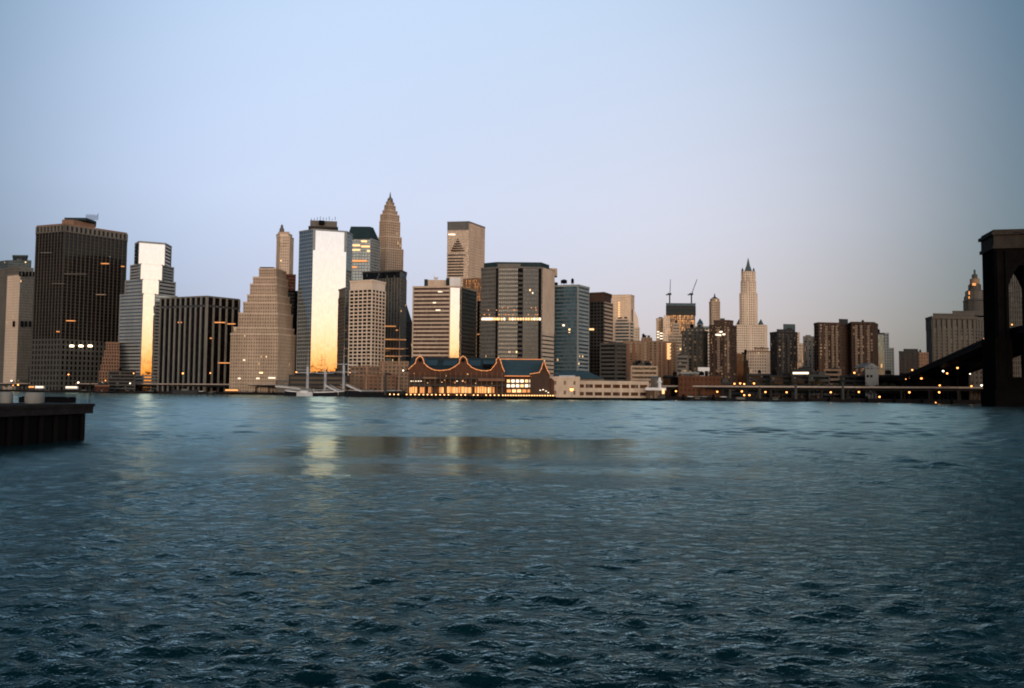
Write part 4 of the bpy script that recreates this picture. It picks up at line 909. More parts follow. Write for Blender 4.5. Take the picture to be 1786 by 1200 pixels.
    # ground floor shopfronts
    x = 714.0; k = 0
    while x < 862:
        w = random.choice([3.2, 4.2, 5.5, 7])
        if random.random() < .86: slab(x, min(x + w, 862), 674 + random.random() * 1.5, 685.5, Yf + .9, 2.3, random.choice(['e_shop', 'e_shop', 'e_dim', 'e_win', 'e_shop', 'salmon']), 'lit_shopfront')
        x += w + random.uniform(.8, 1.6)
    for x in (716, 720, 724, 728.5, 733, 796, 806): slab(x, x + 2, 664, 665.5, Yf + 1, 2.5, 'e_win2', 'balcony_light')
    for x in range(714, 880, 9): 
        p = at(x, 660, Yf - 1.5); m = MB(); m.tube([(p.x, Yf - 1.5, 2.2), (p.x, Yf - 1.5, zat(x, 650, Yf))], .22, 6); m.build('column', M['brown2'], root)
    for i in range(12):
        x = 720 + i * 13; slab(x, x + 5, 650, 655, Yf + .6, 1, random.choice(['pale', 'dgrey', 'black', 'tan']), 'gallery_window')
    for x0, x1, y in ((712, 880, 669.5), (712, 880, 657)):
        p, q = at(x0, y, Yf - 2.6), at(x1, y, Yf - 2.6); m = MB(); m.box(p.x, q.x, Yf - 2.62, Yf - 2.5, p.z + .95, p.z + 1.08); xx = p.x
        while xx < q.x: m.box(xx, xx + .08, Yf - 2.6, Yf - 2.52, p.z - .3, p.z + .95); xx += .9
        m.build('balcony_rail', M['steel'], root)
    for i in range(46):
        x = 713 + i * 3.6 + random.random(); y = random.choice([662.5, 664, 666, 650, 652, 648.5]); slab(x, x + random.uniform(1, 2.6), y, y + random.uniform(1.2, 3), Yf + .5, 1.4, random.choice(['e_dim', 'black', 'tan', 'black', 'grey', 'e_dim', 'teal', 'salmon']), 'gallery_window')
    for i in range(22):
        x = 716 + i * 6.7; slab(x, x + .5, 673, 686, Yf + .2, .5, 'black', 'shop_mullion')
    for x in (722, 741, 767, 790, 822, 851): slab(x, x + 6.5, 672.8, 674.6, Yf - 1.6, 2.4, random.choice(['brick', 'teal', 'tan']), 'shop_awning')
    for (x, y) in ((745, 667), (770, 666), (829, 668), (857, 668), (777, 655), (815, 652), (722, 651)): slab(x, x + 1.6, y, y + 1.3, Yf - .2, .6, 'e_win', 'wall_lantern')
    for (x, y) in ((711, 640), (737, 619), (872, 617), (949, 622)):
        p = at(x, 650, Yf + 1); m = MB(); m.tube([(p.x, Yf + 1, p.z), (p.x, Yf + 1, zat(x, y, Yf))], .09, 5); m.build('flag_mast', M['steel'], root)
    # right wing: roof facing the river, glazed front
    Y2 = 560
    slab(876, 958, 654, 692.3, Y2 + 2, 50, 'brown', 'wall')
    m = MB(); p0, p1 = at(873, 656, Y2), at(948, 655, Y2); zr = zat(873, 627, Y2 + 18); ze = p0.z
    m.quadface([(p0.x, Y2 - .5, ze), (p1.x, Y2 - .5, ze), (p1.x, Y2 + 18, zr), (p0.x, Y2 + 18, zr)]); m.quadface([(p1.x, Y2 + 36, ze), (p0.x, Y2 + 36, ze), (p0.x, Y2 + 18, zr), (p1.x, Y2 + 18, zr)])
    m.build('main_roof', M['steelblue'], root)
    m = MB(); m.tube([(p0.x, Y2 + 18, zr + .3), (p1.x, Y2 + 18, zr + .3)], .24, 5); m.tube([(p0.x + 2.5, Y2 - .9, ze + .1), (at(928, 655, Y2).x, Y2 - .9, ze + .1)], .32, 5); m.build('string_lights', M['e_str'], root)
    gable([(924.5, 653), (932, 652), (940.5, 650.4), (944, 644), (946.4, 635), (949, 631), (951.4, 638.7), (955, 647), (959, 654)], Y2 - 1.2, 22, 'brown', 690)
    for i in range(6):
        for j in range(2):
            x0 = 884 + i * 7.9 ; slab(x0, x0 + 5.6, 662 + j * 8.4, 667 + j * 8.4, Y2 + .9, 1.3, 'e_win2' if (i + j) % 4 else 'e_win', 'lit_window')
    for i in range(5): slab(884 + i * 9, 891 + i * 9, 679, 684.5, Y2 + .9, 1.3, 'e_dim' if i in (0, 3, 4) else 'e_win', 'lit_shopfront')
    slab(880, 934, 677, 678.3, Y2 - 1, 3, 'brick', 'floor_band'); slab(880, 934, 659, 660.2, Y2 - 1, 3, 'brick', 'floor_band')
    c = at(961, 690, Y2 + 8); m = MB(); rr = 5.2 / F * Y2 * 1.1; m.lathe((c.x, c.y), [(rr, 2.2), (rr, zat(961, 664, Y2)), (rr * .7, zat(961, 661.5, Y2)), (.2, zat(961, 659, Y2))], 14); m.build('round_bay', M['brick'], root, False)
    for x, y in ((941, 680), (946, 679), (951, 681.5), (955, 684)): slab(x, x + 2.6, y, y + 1.4, Y2 - 2, 1.5, 'e_win2', 'entrance_light')
    # strings of dock lamps along the deck edge
    k = 0; x = 680.0
    while x < 966:
        if x < 875:
            if not (700 < x < 704 or 768 < x < 774 or 783 < x < 790 or 816 < x < 820 or 836 < x < 846):
                lamp(x, 687.6 + (x - 680) * .008, 551, 'wl', .42, 2.2, '~small warm deck lamp', 'deck lamps along the market hall pier', 'deck_lamp')
            x += 7.3
        else:
            lamp(x, 689.3 + (x - 875) * .006, 551, 'wl', .42, 2.2, '~small warm deck lamp', 'deck lamps along the market hall pier', 'deck_lamp'); x += 4.6
M['e_wl'] = emit('deck_bulb', (1, .50, .18), 4)
pavilion()

# ---- tall ships
def hull(root, x0, x1, ydeck, ywl, Y, beam, mat, stripe=None, band=.35):
    a, b_ = at(x0, ywl, Y), at(x1, ywl, Y); L_ = b_.x - a.x; zd = at(x0, ydeck, Y).z; n = 22; m = MB(); m2 = MB()
    st = []
    for i in range(n + 1):
        t = i / n; w = beam / 2 * (math.sin(math.pi * min(1, t * 1.02 + .05)) ** .45 if 0 < t < 1 else .02)
        if t > .9: w = beam / 2 * .5
        if t < .02: w = .1
        sh = zd + (abs(t - .5) * 2) ** 2 * 1.3; xx = a.x + L_ * t
        st.append((xx, w, sh))
    for i in range(n):
        (xa, wa, za), (xb, wb, zb) = st[i], st[i + 1]; zl = -.6
        for sgn in (-1, 1):
            q = [(xa, Y + sgn * wa * .8, zl), (xb, Y + sgn * wb * .8, zl), (xb, Y + sgn * wb, zb), (xa, Y + sgn * wa, za)]
            m.quadface(q if sgn < 0 else q[::-1])
            if stripe:
                zs, zt2 = za - band - .9, zb - band - .9
                q = [(xa, Y + sgn * (wa + .06), zs), (xb, Y + sgn * (wb + .06), zt2), (xb, Y + sgn * (wb + .06), zt2 + .9), (xa, Y + sgn * (wa + .06), zs + .9)]; m2.quadface(q if sgn < 0 else q[::-1])
        m.quadface([(xa, Y - wa, za), (xb, Y - wb, zb), (xb, Y + wb, zb), (xa, Y + wa, za)])
    m.build('hull', M[mat], root)
    if stripe: m2.build('hull_stripe', M[stripe], root)
    return st, zd
def ship(name, label, x0, x1, ydeck, ywl, Y, masts, mat, smat, stripe, spar_r=.35, bow=None):
    c = at((x0 + x1) / 2, ywl, Y); root = empty(name, (c.x, Y, 0), label, 'sailing ship')
    st, zd = hull(root, x0, x1, ydeck, ywl, Y, 12, mat, stripe)
    for (mx, ytop, yards, rlow) in masts:
        p = at(mx, ytop, Y); zy = zat(mx, ytop, Y)
        m = MB(); zk = zd + (zy - zd) * .55; m.tube([(p.x, Y, zd - 1), (p.x, Y, zk), (p.x, Y, zk + .3), (p.x, Y, zy)], [rlow, rlow * .85, .22, .08], 7); mm = m.build('mast', M[smat], root)
        for (yy, half) in yards:
            z = zat(mx, yy, Y); h = half / F * Y; m = MB(); m.tube([(p.x - h, Y - 1.2, z - .1), (p.x, Y - .8, z), (p.x + h, Y - 1.2, z + .1)], [.16, spar_r, .16], 6); m.build('yard', M[smat], mm)
        m = MB(); zc = zd + (zy - zd) * .45
        for s in (-1, 1):
            for k in range(4): m.tube([(p.x + (k - 1.5) * 1.2, Y + s * 5.5, zd), (p.x, Y, zc)], .05, 3)
            m.tube([(p.x - 6, Y + s * 5, zd), (p.x, Y, zy * .9)], .05, 3)
        m.build('rigging', M['dgrey'], mm)
    if bow:
        a, b_ = at(*bow[0], Y), at(*bow[1], Y); m = MB(); m.tube([a, b_], [.5, .2], 6); m.build('bowsprit', M[smat], root)
    m = MB(); x = st[6][0]; m.box(x, x + 9, Y - 3, Y + 3, zd, zd + 2.2); x = st[15][0]; m.box(x, x + 7, Y - 3, Y + 3, zd, zd + 2.4); m.build('deckhouse', M['grey'], root)
    m = MB(); m.tube([(st[1][0], Y - 5.6, zd + 1.3), (st[8][0], Y - 6.1, zd + .9), (st[-2][0], Y - 4, zd + 1.5)], .16, 5); m.build('bulwark_rail', M['white'], root)
    return root
ship('tall_ship', 'tall ship with three thick white masts and yards before the mirror tower', 496, 602, 682, 690, 712,
     [(537.5, 606, [(650, 20)], 1.15), (568, 618, [(651, 17)], 1.15), (600.5, 600, [(649, 26), (635.5, 22)], 1.15)], 'hullb', 'spar', 'white', .38, ((597, 683), (575, 671)))
ship('tall_ship', 'tall ship with thin buff masts and yards left of the market hall', 604, 706, 683.5, 692, 655,
     [(640, 600, [(637, 16), (655, 20), (622, 12)], .8), (668, 592, [(634, 18), (650, 22), (612, 13)], .8), (697, 570, [(592, 12), (608, 16), (621, 18), (636, 20)], .8)], 'hullb', 'mast2', None, .3, ((606, 682), (590, 674)))
for k, (x0, y0, x1, y1, Y) in enumerate([(480, 674, 548, 681, 735), (566, 672, 590, 684, 705), (604, 672, 632, 684, 690)]):
    a, b_ = at(x0, y0, Y), at(x1, y1, Y); m = MB(); m.tube([a, b_], .55, 4); m.tube([a + Vector((0, 0, 1.2)), b_ + Vector((0, 0, 1.2))], .12, 4); m.tube([b_, (b_.x, b_.y, 1.5)], .2, 4)
    tag(m.build('gangway', M['white']), ['long pale sloping gangway left of the white masted ship', 'short white gangway between the white masts', 'white gangway at the stern of the buff masted ship'][k], 'gangway')
# small craft and barges
for (x0, x1, yd, Y, mt, lb) in ((517, 545, 685, 703, 'hullw', 'small white launch moored beside the white masted ship'), (300, 345, 681, 800, 'dgrey', 'low dark barge moored by the seawall at left'), (1262, 1320, 696.5, 585, 'hullb', 'low black barge moored at the quay below the highway')):
    c = at((x0 + x1) / 2, 690, Y); r_ = empty('barge' if 'barge' in lb else 'launch', (c.x, Y, 0), lb, 'barge' if 'barge' in lb else 'boat'); hull(r_, x0, x1, yd, 691, Y, 6, mt)
    m = MB(); m.box(c.x - 3, c.x + 3, Y - 1.6, Y + 1.6, zat(x0, yd, Y) - .2, zat(x0, yd, Y) + 1.6); m.build('cabin', M['white' if mt == 'hullw' else 'grey'], r_)

for k, (px, Y, lb) in enumerate([(368, 850, 'small dark motor boat by the seawall below the squat black tower'), (1216, 592, 'small dark tug moored before the brick market'), (1352, 572, 'small dark work boat below the square dark tower')]):
    c = at(px, 690, Y); r_ = empty('motor_boat', (c.x, Y, 0), lb, 'boat'); f = 1488 / Y; x0, x1 = px - 5.5 * f, px + 5.5 * f; yd = 690 - (1.6 - 4.9) / Y * 1488 * -1
    zz = lambda z: 684 + (px - 893) * .0087 - (z - 4.9) / Y * 1488
    hull(r_, x0, x1, zz(1.3), zz(0), Y, 3.4, 'hullw' if 'dark' not in lb else 'hullb'); m = MB(); m.box(c.x - 1.8, c.x + 1.6, Y - 1.1, Y + 1.1, 1.2, 2.9); m.box(c.x - 2.1, c.x + 1.9, Y - 1.3, Y + 1.3, 2.9, 3.05); m.build('cabin', M['white' if 'dark' not in lb else 'grey'], r_)
    m = MB(); m.box(c.x - 1.5, c.x + 1.3, Y - 1.14, Y + 1.14, 2.0, 2.6); m.build('window', M['g_dark'], r_)
for k, px in enumerate([186, 270, 318, 404, 476, 1192, 1244, 1362, 1408, 1446, 1512, 1560, 1608, 1660]):
    Y = shore_Y(px) - 5; c = at(px, 690, Y); m = MB()
    for t in range(5): m.tube([(c.x + math.cos(t * 1.26) * .9, Y + math.sin(t * 1.26) * .9, -3), (c.x + math.cos(t * 1.26) * .35, Y + math.sin(t * 1.26) * .35, 4.2 + .3 * (t % 2))], .3, 6)
    m.lathe((c.x, Y), [(.85, 3.2), (.85, 3.6)], 8)
    o_ = tag(m.build('mooring_dolphin', M['wood']), 'x', 'mooring pile', 'clusters of mooring piles along the seawall'); reg(o_, 'black mooring piles in water', px)

# ---- low waterfront buildings behind the ships
def low(name, label, x0, x1, y0, Y, wall, gl='g_dark', st='old', D=14, y1=None, cat='building', top=.6, roof='tar', **k):
    return building(name, label, [dict(v=[(x0, y0, Y), (x1, y0, Y)], y=y0, k=0)], wall, gl, st, D=D, cat=cat, top=top, roof=roof, **k)
def gable_roof(root, x0, x1, y_e, y_r, Y, D, mat='steelblue', hip=0, name='pitched_roof'):
    a, b_ = at(x0, y_e, Y), at(x1, y_e, Y); zr = zat(x0, y_r, Y); m = MB(); ra, rb = a.x + hip, b_.x - hip
    m.quadface([(a.x, Y, a.z), (b_.x, Y, a.z), (rb, Y + D / 2, zr), (ra, Y + D / 2, zr)]); m.quadface([(b_.x, Y + D, a.z), (a.x, Y + D, a.z), (ra, Y + D / 2, zr), (rb, Y + D / 2, zr)])
    m.quadface([(b_.x, Y, a.z), (b_.x, Y + D, a.z), (rb, Y + D / 2, zr)]); m.quadface([(a.x, Y + D, a.z), (a.x, Y, a.z), (ra, Y + D / 2, zr)]); m.quadface([(a.x, Y, a.z), (a.x, Y + D, a.z), (b_.x, Y + D, a.z), (b_.x, Y, a.z)])
    return m.build(name, M[mat], root)
low('warehouse', 'brown brick warehouse with window rows behind the buff masted ship', 612, 664, 640, 760, 'brown2', 'g_black', dict(fh=3.3, sp=.38, bw=3.6, pf=.36, out=.3, pout=.4), 20)
low('warehouse', 'pale five storey warehouse left of the first lit gable', 663, 712, 631, 750, 'tan', 'g_black', dict(fh=3.3, sp=.38, bw=3.6, pf=.36, out=.3, pout=.4), 20)
low('warehouse', 'salmon brick warehouse standing under the cream gridded tower', 636, 690, 655, 735, 'salmon', 'g_black', dict(fh=3.3, sp=.38, bw=3.6, pf=.36, out=.3, pout=.4), 12)
low('kiosk_building', 'tiny cream quay building behind the white masted ship', 482, 512, 664, 840, 'grey', 'g_dark', 'bands', 12)
low('brick_building', 'low dark building under the black squeezed tower', 505, 612, 655, 800, 'dgrey', 'g_black', 'bands', 14)
low('brick_building', 'low red brick building under the highway beside the slanted building', 166, 190, 672.5, 905, 'salmon', 'g_brown', 'plain', 8)
# pier shed
def shed():
    Y = 575
    r, z = building('pier_shed', 'long two storey beige pier shed with continuous window bands', [dict(v=[(1004, 680, Y), (1130, 680, Y + 2)], y=666.5, k=0, st=dict(fh=4.6, sp=.55, bw=6, pf=.2, out=.5, pout=.55))], 'beige2', 'g_brown', 'bands', D=30)
    r2, z2 = building('pier_shed', 'cream pier building with a small pediment at the left end of the long shed', [dict(v=[(960, 680, Y - 4), (1010, 680, Y - 4)], y=659, k=0, st=dict(fh=7, sp=.6, bw=7, pf=.75, out=.4, pout=.5))], 'beige2', 'g_brown', 'bands', D=26)
    gable_roof(r2, 976, 1004, 659, 654.3, Y - 5, 12, 'white')
    r3, z3 = building('pier_shed', 'white end block of the pier shed with a slim mast beside it', [dict(v=[(1127, 690, Y - 6), (1146, 690, Y - 6), (1160, 690, Y - 4)], y=678.5, k=0)], 'white', 'g_old', 'plain', D=16)
    m = MB(); p = at(1150.5, 690, Y - 2); m.tube([(p.x, p.y, z3 - 1), (p.x, p.y, zat(1150, 659, Y))], [1.3, .9], 8); m.lathe((p.x, p.y), [(1.6, zat(1150, 668, Y)), (1.8, zat(1150, 666, Y)), (.6, zat(1150, 662, Y))], 8); m.build('round_turret', M['white'], r3)
    lit(r3, 1155, 1159, 679, 687, Y - 5, 'e_win', 'lit_window')
    b, zb = building('market_shed', 'low shed under a broad blue hipped roof behind the pier shed', [dict(v=[(958, 662, 620), (1052, 662, 620)], y=659.5, k=0, top=0)], 'grey', 'g_dark', 'bands', D=26)
    gable_roof(b, 956, 1054, 659.5, 645.5, 618, 30, 'steelblue', 12)
    low('warehouse', 'beige boxy building with dark roof plant behind the pier shed', 1101, 1146, 639, 700, 'beige', 'g_old', 'bands', 16)
    r5, z5 = low('shed', 'blue tarpaulin covered shed beside the slim white turret', 1135, 1148, 658, 600, 'steelblue', 'g_blue', 'plain', 10)
    low('brick_building', 'black windowless shed between the white turret and the brick market', 1157, 1186, 658, 640, 'black', 'g_black', 'plain', 14)
    low('brick_building', 'red brick market building with a grey roof beside the highway', 1184, 1256, 657, 625, 'brick', 'g_brown', 'old', 20)
    low('shed', 'grey roofed shed on top row behind the brick market', 1188, 1222, 650, 660, 'pale', 'g_grey', 'plain', 14)
    m = MB(); a, b_ = at(1217.5, 652, 640), at(1237.5, 641, 640); m.box(a.x, b_.x, 640, 642, zat(1217, 647, 640), zat(1217, 640.5, 640)); m.box(a.x + 1.5, a.x + 5, 640.2, 641.5, GZ, zat(1217, 647, 640)); tag(m.build('billboard', M['white']), 'white rooftop billboard above the brick market building', 'billboard')
    m = MB()
    for k in range(7):
        c = at(1109 + k * 4, 635, 706); m.box(c.x - 2, c.x + 1.5, 706, 710, zat(1110, 640, 706), zat(1110, 634 - random.random() * 6, 706))
    tag(m.build('rooftop_plant', M['dgrey']), 'dark jumble of plant on the beige boxy building roof', 'machinery')
shed()
i = 0
for (x0, x1, y0, Y, mt, lb) in [(1256, 1300, 668, 640, 'dgrey', 'dark low building beside the brick market under the brown tower'), (1303, 1345, 653, 700, 'dgrey', 'grey flat roofed building below the pale corniced building'), (1344, 1382, 656, 690, 'dgrey', 'long grey low building below the square dark tower'),
        (1381, 1412, 646, 680, 'dgrey', 'low hall with a bright strip of lit windows'), (1411, 1446, 655, 675, 'grey2', 'grey stepped terrace of roofs left of the twin apartments'), (1438, 1466, 645, 720, 'tan', 'small tan rooftop building at the foot of the left twin tower'),
        (1466, 1510, 656, 690, 'dgrey', 'low grey shed between the twin towers foot and the white gabled house'), (1532, 1572, 655, 700, 'black', 'black low building right of the white gabled house'), (1570, 1622, 652, 690, 'black', 'black low block where the bridge approach comes down'), (190, 236, 648, 925, 'grey2', 'low grey podium at the foot of the striped mirror tower')]:
    r_, z_ = low('low_building', lb, x0, x1, y0, Y, mt, 'g_dark', 'bands', 16)
    if 'bright strip' in lb:
        for k in range(7): lit(r_, 1383 + k * 4, 1386.4 + k * 4, 649, 652.5, Y, 'e_win2')
r_, z_ = low('gabled_house', 'white gabled warehouse end wall with four dark windows', 1509, 1532, 640, 660, 'pylon', 'pylon', 'plain', 22, top=.1)
m = MB(); a, p, q = at(1509, 640, 660), at(1521, 633, 660), at(1532, 640, 660)
for y_ in (0, 22): m.quadface([a + Vector((0, y_, 0)), q + Vector((0, y_, 0)), p + Vector((0, y_, 0))])
dy = Vector((0, 22, 0)); m.quadface([a, p, p + dy, a + dy]); m.quadface([p, q, q + dy, p + dy]); m.build('gable', M['pylon'], r_)
for x, y in ((1512, 639), (1518.5, 639), (1512, 654), (1518.5, 654)): lit(r_, x, x + 3.4, y, y + 4, 660, 'black', 'window', off=.5)
# signs of life under the highway: lit vehicles
def bus(px0, px1, y0, y1, Y, lb, body='white', e='e_win2'):
    a, b_ = at(px0, y1, Y), at(px1, y1, Y); zt = at(px0, y0, Y).z; z0 = max(GZ + .4, zt - 3.0)
    r_ = empty('bus', ((a.x + b_.x) / 2, Y, GZ), lb, 'bus', 'vehicles on the waterfront road'); m = MB(); m.box(a.x, b_.x, Y, Y + 2.6, z0, z0 + 3.0); m.build('body', M[body], r_)
    m = MB(); m.box(a.x + .4, b_.x - .4, Y - .06, Y + 2.66, z0 + 1.3, z0 + 2.5); m.build('window_strip', M[e], r_)
    for t in (.18, .8):
        c = a.x + (b_.x - a.x) * t; m = MB()
        for yy in (Y - .05, Y + 2.3): m.tube([(c, yy, GZ + .5), (c, yy + .3, GZ + .5)], .5, 10)
        m.build('wheel', M['black'], r_)
bus(61, 76, 673, 677, 925, 'lit white bus at the left under the big dark tower'); bus(114, 135, 673.5, 677.5, 912, 'longer lit white bus on the waterfront road below the dark tower')
bus(48, 60, 673, 677, 935, 'dim amber bus in front of the big dark tower', 'salmon', 'e_shop'); bus(392, 416, 681, 685, 838, 'amber lit bus right below the ziggurat', 'salmon', 'e_shop')
def car(px, Y, lb, mat):
    c = at(px, 680, Y); r_ = empty('car', (c.x, Y, GZ), lb, 'car', 'cars parked along the quay'); reg(r_, lb, px)
    m = MB(); m.box(c.x - 2.2, c.x + 2.2, Y, Y + 1.8, GZ + .35, GZ + .95); P = [Vector((c.x - 1.3, Y + .1)), Vector((c.x + 1.5, Y + .1)), Vector((c.x + 1.5, Y + 1.7)), Vector((c.x - 1.3, Y + 1.7))]; Q = [Vector((c.x - .8, Y + .25)), Vector((c.x + 1.0, Y + .25)), Vector((c.x + 1.0, Y + 1.55)), Vector((c.x - .8, Y + 1.55))]
    m.build('body', M[mat], r_); m = MB(); m.frustum(P, GZ + .95, Q, GZ + 1.5); m.build('cabin', M['g_dark'], r_)
    for t in (-1.35, 1.35):
        m = MB(); m.tube([(c.x + t, Y - .02, GZ + .35), (c.x + t, Y + .22, GZ + .35)], .34, 8); m.build('wheel', M['black'], r_)
for k, px in enumerate([146, 158, 212, 222, 262, 330, 350, 372, 430, 445, 1205, 1216, 1228, 1240, 1262]):
    car(px, shore_Y(px) + 6, ['small grey parked car', 'small dark parked car', 'small white parked car', 'small tan parked car'][k % 4], ['pale', 'dgrey', 'white', 'tan'][k % 4])

# ---- trees
def make_tree(seed, h):
    rs = random.Random(seed); root = bpy.data.objects.new('tree', None); COL.objects.link(root)
    m = MB(); m.tube([(0, 0, 0), (.1, 0, h * .3), (0, .1, h * .7)], [.35, .25, .1], 6)
    for k in range(5):
        t = rs.random() * 6.28; m.tube([(0, 0, h * (.3 + .08 * k)), (math.cos(t) * h * .22, math.sin(t) * h * .22, h * (.5 + .08 * k))], [.15, .04], 4)
    m.build('trunk', M['wood'], root)
    m = MB(); clumps = [(rs.gauss(0, h * .17), rs.gauss(0, h * .17), h * (.42 + rs.random() * .5), h * rs.uniform(.10, .19)) for _ in range(11)]
    for (cx, cy, cz, cr) in clumps:
        for _ in range(46):
            d = Vector((rs.gauss(0, 1), rs.gauss(0, 1), rs.gauss(0, 1))).normalized() * cr * rs.uniform(.55, 1.1); c = Vector((cx, cy, cz)) + d
            a = Vector((rs.gauss(0, 1), rs.gauss(0, 1), rs.gauss(0, 1))).normalized() * rs.uniform(.25, .5); b = a.orthogonal().normalized() * rs.uniform(.25, .5)
            m.quadface([c - a, c + b, c + a, c - b])
    m.build('crown', leafm, root); return root
protos = [make_tree(s, h) for s, h in ((1, 11), (2, 13), (3, 9.5))]; used = [False] * 3
tx = [(1318, 0), (1336, 14), (1349, 3), (1362, 20), (1379, 8), (1396, 18), (1408, 4), (1423, 12), (1437, 22), (1452, 6), (1465, 15), (1479, 3), (1493, 20), (1506, 8), (1519, 16), (1533, 4), (1546, 22), (1559, 10), (1572, 18), (1586, 5), (1600, 14), (1612, 22), (1626, 6), (1641, 16), (1655, 10), (1668, 20), (1682, 8), (1697, 16), (1040, 60), (1062, 64), (1086, 60), (1150, 62), (12, 14), (26, 20), (42, 10), (206, 16), (246, 22), (150, 30)]
for k, (px, d) in enumerate(tx):
    Y = shore_Y(px) + 46 + d; p = at(px, 680, Y); s = random.uniform(.85, 1.25); i = k % 3
    lb = 'dark leafy tree in the black waterfront belt behind the highway'
    if not used[i]:
        t = protos[i]; t.location = (p.x, Y, GZ); used[i] = True; t.scale = (s, s, s)
    else: t = copy_tree(protos[i], (p.x, Y, GZ), rz=random.random() * 6, sc=s)
    tag(t, lb, 'tree', 'dark trees along the waterfront'); reg(t, 'dark leafy tree', px)

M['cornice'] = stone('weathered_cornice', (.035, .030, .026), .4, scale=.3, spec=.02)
# ================================================================ stone bridge tower, deck and cables
def bridge():
    d = Vector((.208, .978)).normalized(); u = Vector((d.y, -d.x))      # d along the roadway inland, u to the right across it
    O = col(1737, 560, 402)                                            # near left corner of the tower
    root = empty('suspension_bridge', (O.x, O.y, 0), 'dark stone bridge tower with pointed arches at the right edge', 'bridge')
    Wd, Dp = 43.0, 17.5; zc = zat(1737, 434, 402); zt = zat(1740, 405, 402)
    def P(a, b): return O + u * a + d * b
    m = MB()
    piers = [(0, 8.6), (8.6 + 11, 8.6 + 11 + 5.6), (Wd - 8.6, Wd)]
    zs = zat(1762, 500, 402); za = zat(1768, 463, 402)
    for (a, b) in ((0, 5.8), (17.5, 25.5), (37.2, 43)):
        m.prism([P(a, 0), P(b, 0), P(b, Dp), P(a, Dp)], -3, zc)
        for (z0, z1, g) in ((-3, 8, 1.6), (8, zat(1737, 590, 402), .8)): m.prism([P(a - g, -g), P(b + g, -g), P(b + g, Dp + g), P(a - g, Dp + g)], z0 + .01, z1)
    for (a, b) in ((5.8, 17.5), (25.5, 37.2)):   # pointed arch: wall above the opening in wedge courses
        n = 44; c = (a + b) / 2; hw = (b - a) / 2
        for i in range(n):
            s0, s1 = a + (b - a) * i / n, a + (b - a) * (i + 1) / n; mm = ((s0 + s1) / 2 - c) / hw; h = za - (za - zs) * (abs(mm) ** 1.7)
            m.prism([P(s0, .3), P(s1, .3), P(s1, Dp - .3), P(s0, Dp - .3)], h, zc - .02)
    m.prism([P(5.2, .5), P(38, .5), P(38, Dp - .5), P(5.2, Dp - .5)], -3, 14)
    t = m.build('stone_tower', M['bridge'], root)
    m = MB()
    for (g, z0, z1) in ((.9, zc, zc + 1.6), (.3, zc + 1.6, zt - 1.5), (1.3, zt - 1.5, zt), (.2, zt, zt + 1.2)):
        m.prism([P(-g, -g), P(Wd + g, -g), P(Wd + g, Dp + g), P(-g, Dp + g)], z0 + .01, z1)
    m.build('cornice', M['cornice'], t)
    m = MB()
    for a in (.6, 4.2, 18.4, 22.9, 37.8, 41.2): m.prism([P(a, -1.1), P(a + 1.3, -1.1), P(a + 1.3, .2), P(a, .2)], 14, zc - 1)
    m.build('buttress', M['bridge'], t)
    # deck: river span toward the near shore, land span inland, sloping down
    zd = 36.0
    def deck(b0, z0, b1, z1, name):
        m = MB(); n = 24
        for i in range(n):
            f0, f1 = i / n, (i + 1) / n; ba, bb = b0 + (b1 - b0) * f0, b0 + (b1 - b0) * f1; z_a, z_b = z0 + (z1 - z0) * f0, z0 + (z1 - z0) * f1
            for (a0, a1, dz0, dz1) in ((6.1, 36.9, -1.2, 0), (6.1, 6.8, -2.4, 1.0), (36.2, 36.9, -2.4, 1.0), (18, 18.6, -2.0, 1.4), (24.4, 25, -2.0, 1.4)):
                A, B_, C, D_ = P(a0, ba), P(a1, ba), P(a1, bb), P(a0, bb)
                v = [(A.x, A.y, z_a + dz0), (B_.x, B_.y, z_a + dz0), (C.x, C.y, z_b + dz0), (D_.x, D_.y, z_b + dz0), (A.x, A.y, z_a + dz1), (B_.x, B_.y, z_a + dz1), (C.x, C.y, z_b + dz1), (D_.x, D_.y, z_b + dz1)]
                base = len(m.v); m.v += v
                for f in ((3, 2, 1, 0), (4, 5, 6, 7), (0, 1, 5, 4), (2, 3, 7, 6), (1, 2, 6, 5), (3, 0, 4, 7)): m.f.append(tuple(base + q for q in f)); m.uv.append([(0, 0)] * 4); m.mi.append(0)
        return m.build(name, M['black'], root)
    deck(Dp / 2, zd, 210, 18.4, 'approach_deck'); deck(210.05, 18.4, 330, 17.5, 'approach_deck'); deck(-470, 41.0, Dp / 2 - .1, zd, 'river_deck')
    m = MB()
    for a in (9, 19, 24, 34):
        for k in range(2):
            pts = []
            for i in range(17):
                f = i / 16
                if k == 0: b = Dp + (284 - Dp) * f; z = zt + 1 - (zt + 1 - 29) * f - 5 * math.sin(math.pi * f)
                else: b = -486 * f; z = 46 + (zt - 46) * (2 * f - 1) ** 2
                q = P(a, b); pts.append((q.x, q.y, z))
            if k == 1: m.tube(pts, .2, 6)
    m.build('main_cables', M['steel'], root)
    # anchorage and masonry approach beneath the land span
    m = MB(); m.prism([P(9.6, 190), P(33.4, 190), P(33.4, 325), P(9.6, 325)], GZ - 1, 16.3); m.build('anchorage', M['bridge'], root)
    for i, (px, py, b) in enumerate([(1717, 591, 43), (1710, 596, 50), (1697, 601, 62), (1681, 611, 78), (1660, 622, 100), (1650, 626, 112), (1636, 631, 130), (1615, 642, 160)]):
        q = P(6.5, b); px_Y = q.y; lamp(px, py, px_Y, 'or' if i not in (1, 3) else 'wh', .5 if i not in (4,) else .3, ground=36 - 17.6 * b / 210, label='~orange lamp up on the bridge approach' if i not in (1, 3) else '~white lamp up on the bridge approach', group='orange lamps on the bridge approach')
    lamp(1765, 566, 408, 'or', .3, 36, 'tiny orange lamp seen through the bridge arch')
bridge()
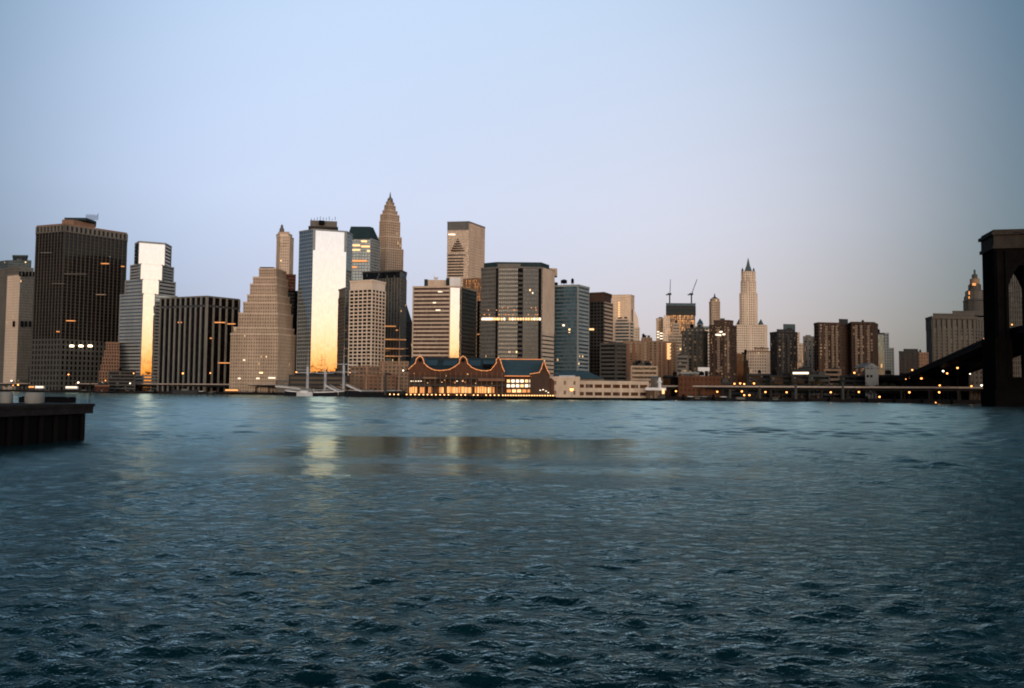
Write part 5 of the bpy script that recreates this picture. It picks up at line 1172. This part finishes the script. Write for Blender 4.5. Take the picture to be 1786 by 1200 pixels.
# dark masses of warehouses under the bridge approach
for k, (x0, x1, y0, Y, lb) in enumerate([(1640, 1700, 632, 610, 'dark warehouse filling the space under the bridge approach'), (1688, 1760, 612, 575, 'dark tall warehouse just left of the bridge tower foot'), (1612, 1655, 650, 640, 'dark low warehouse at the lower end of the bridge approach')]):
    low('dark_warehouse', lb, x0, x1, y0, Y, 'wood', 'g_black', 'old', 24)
building('office_tower', 'drab tan grey tower seen through the bridge arch', [dict(v=[(1752, 560, 640), (1800, 560, 640)], y=462, k=0)], 'grey2', 'g_dark', 'fine', D=25)
low('small_house', 'small grey house wall glimpsed under the bridge beside the tower', 1691, 1714, 645, 560, 'grey2', 'g_dark', 'old', 8)

# ================================================================ near pier at the left
def dock():
    Yr, Yn = 83, 68
    zt = zat(163, 705, Yr); a = at(163, 705, Yr); zf = zat(163, 727, Yr)
    b1, b0 = col(163, 705, 83), col(5, 706, 70)
    u = (b1 - b0).normalized(); n = Vector((-u.y, u.x)); far = 26
    A = b0 - u * 40; r = empty('dock', (b1.x, b1.y, 0), 'dark concrete dock jutting in from the left', 'dock')
    m = MB(); m.prism([A, b1, b1 + n * far, A + n * far], zf + .35, zt - .02); m.build('deck_fascia', M['conc'], r)
    m = MB(); m.prism([A - n * .12, b1 - n * .12 + u * .12, b1 + u * .12 + n * far, A + n * far], zt - .22, zt + .06); m.build('deck_edge', M['conc'], r)
    m = MB(); i1 = b1 - u * .9 + n * .7; m.prism([A + n * .7, i1, i1 + n * (far - 2), A + n * (far - 2)], -4, zf + .36); m.build('dock_wall', M['wood'], r)
    m = MB()
    for k in range(12): q = b1 - u * (1.0 + k * 2.1) + n * .45; m.tube([(q.x, q.y, -4), (q.x, q.y, zf + .4)], .25, 8)
    m.build('fender_piles', M['wood'], r)
    def at_deck(px, back): q = col(px, 700, 83 + back); return q
    for i, (px, w, h, lb) in enumerate(((60, 31, 20, 'pale rounded concrete block on the dark dock'), (11, 20, 20, 'pale rounded concrete block cut by the left edge on the dock'))):
        Y = 80; c = at(px, 705, Y); ww = w / F * Y / 2; hh = h / F * Y
        m = MB(); z0 = zt + .05; m.lathe((c.x, c.y), [(ww * .92, z0), (ww, z0 + hh * .12), (ww * 1.0, z0 + hh * .75), (ww * .93, z0 + hh * .93), (ww * .78, z0 + hh)], 20)
        tag(m.build('concrete_block', M['pylon'], None, True), lb, 'block', 'pale concrete blocks on the dock')
    c0, c1 = at(22, 703, 84), at(131, 703, 86); m = MB(); m.box(c0.x, c1.x, 85, 86.2, zt + .05, zt + .62); m.box(c0.x + .4, c1.x - .3, 84.8, 86.4, zt + .5, zt + .68)
    tag(m.build('timber_kerb', M['black']), 'long black timber bulkhead lying along the dock behind the blocks', 'bulkhead')
    for px in (48, 156):
        c = at(px, 700, 90 if px < 100 else 84); m = MB(); zz = zat(px, 640, 90) if px < 100 else zat(px, 655, 84); g0 = zt if px < 150 else zt
        m.tube([(c.x, c.y, g0), (c.x, c.y, zz)], .045, 6); tag(m.build('flag_pole', M['steel']), 'thin bare pole at the ' + ('block on the dock' if px < 100 else 'right end of the dock'), 'pole')
dock()
S.world.cycles.sampling_method = 'AUTOMATIC'
name_all()
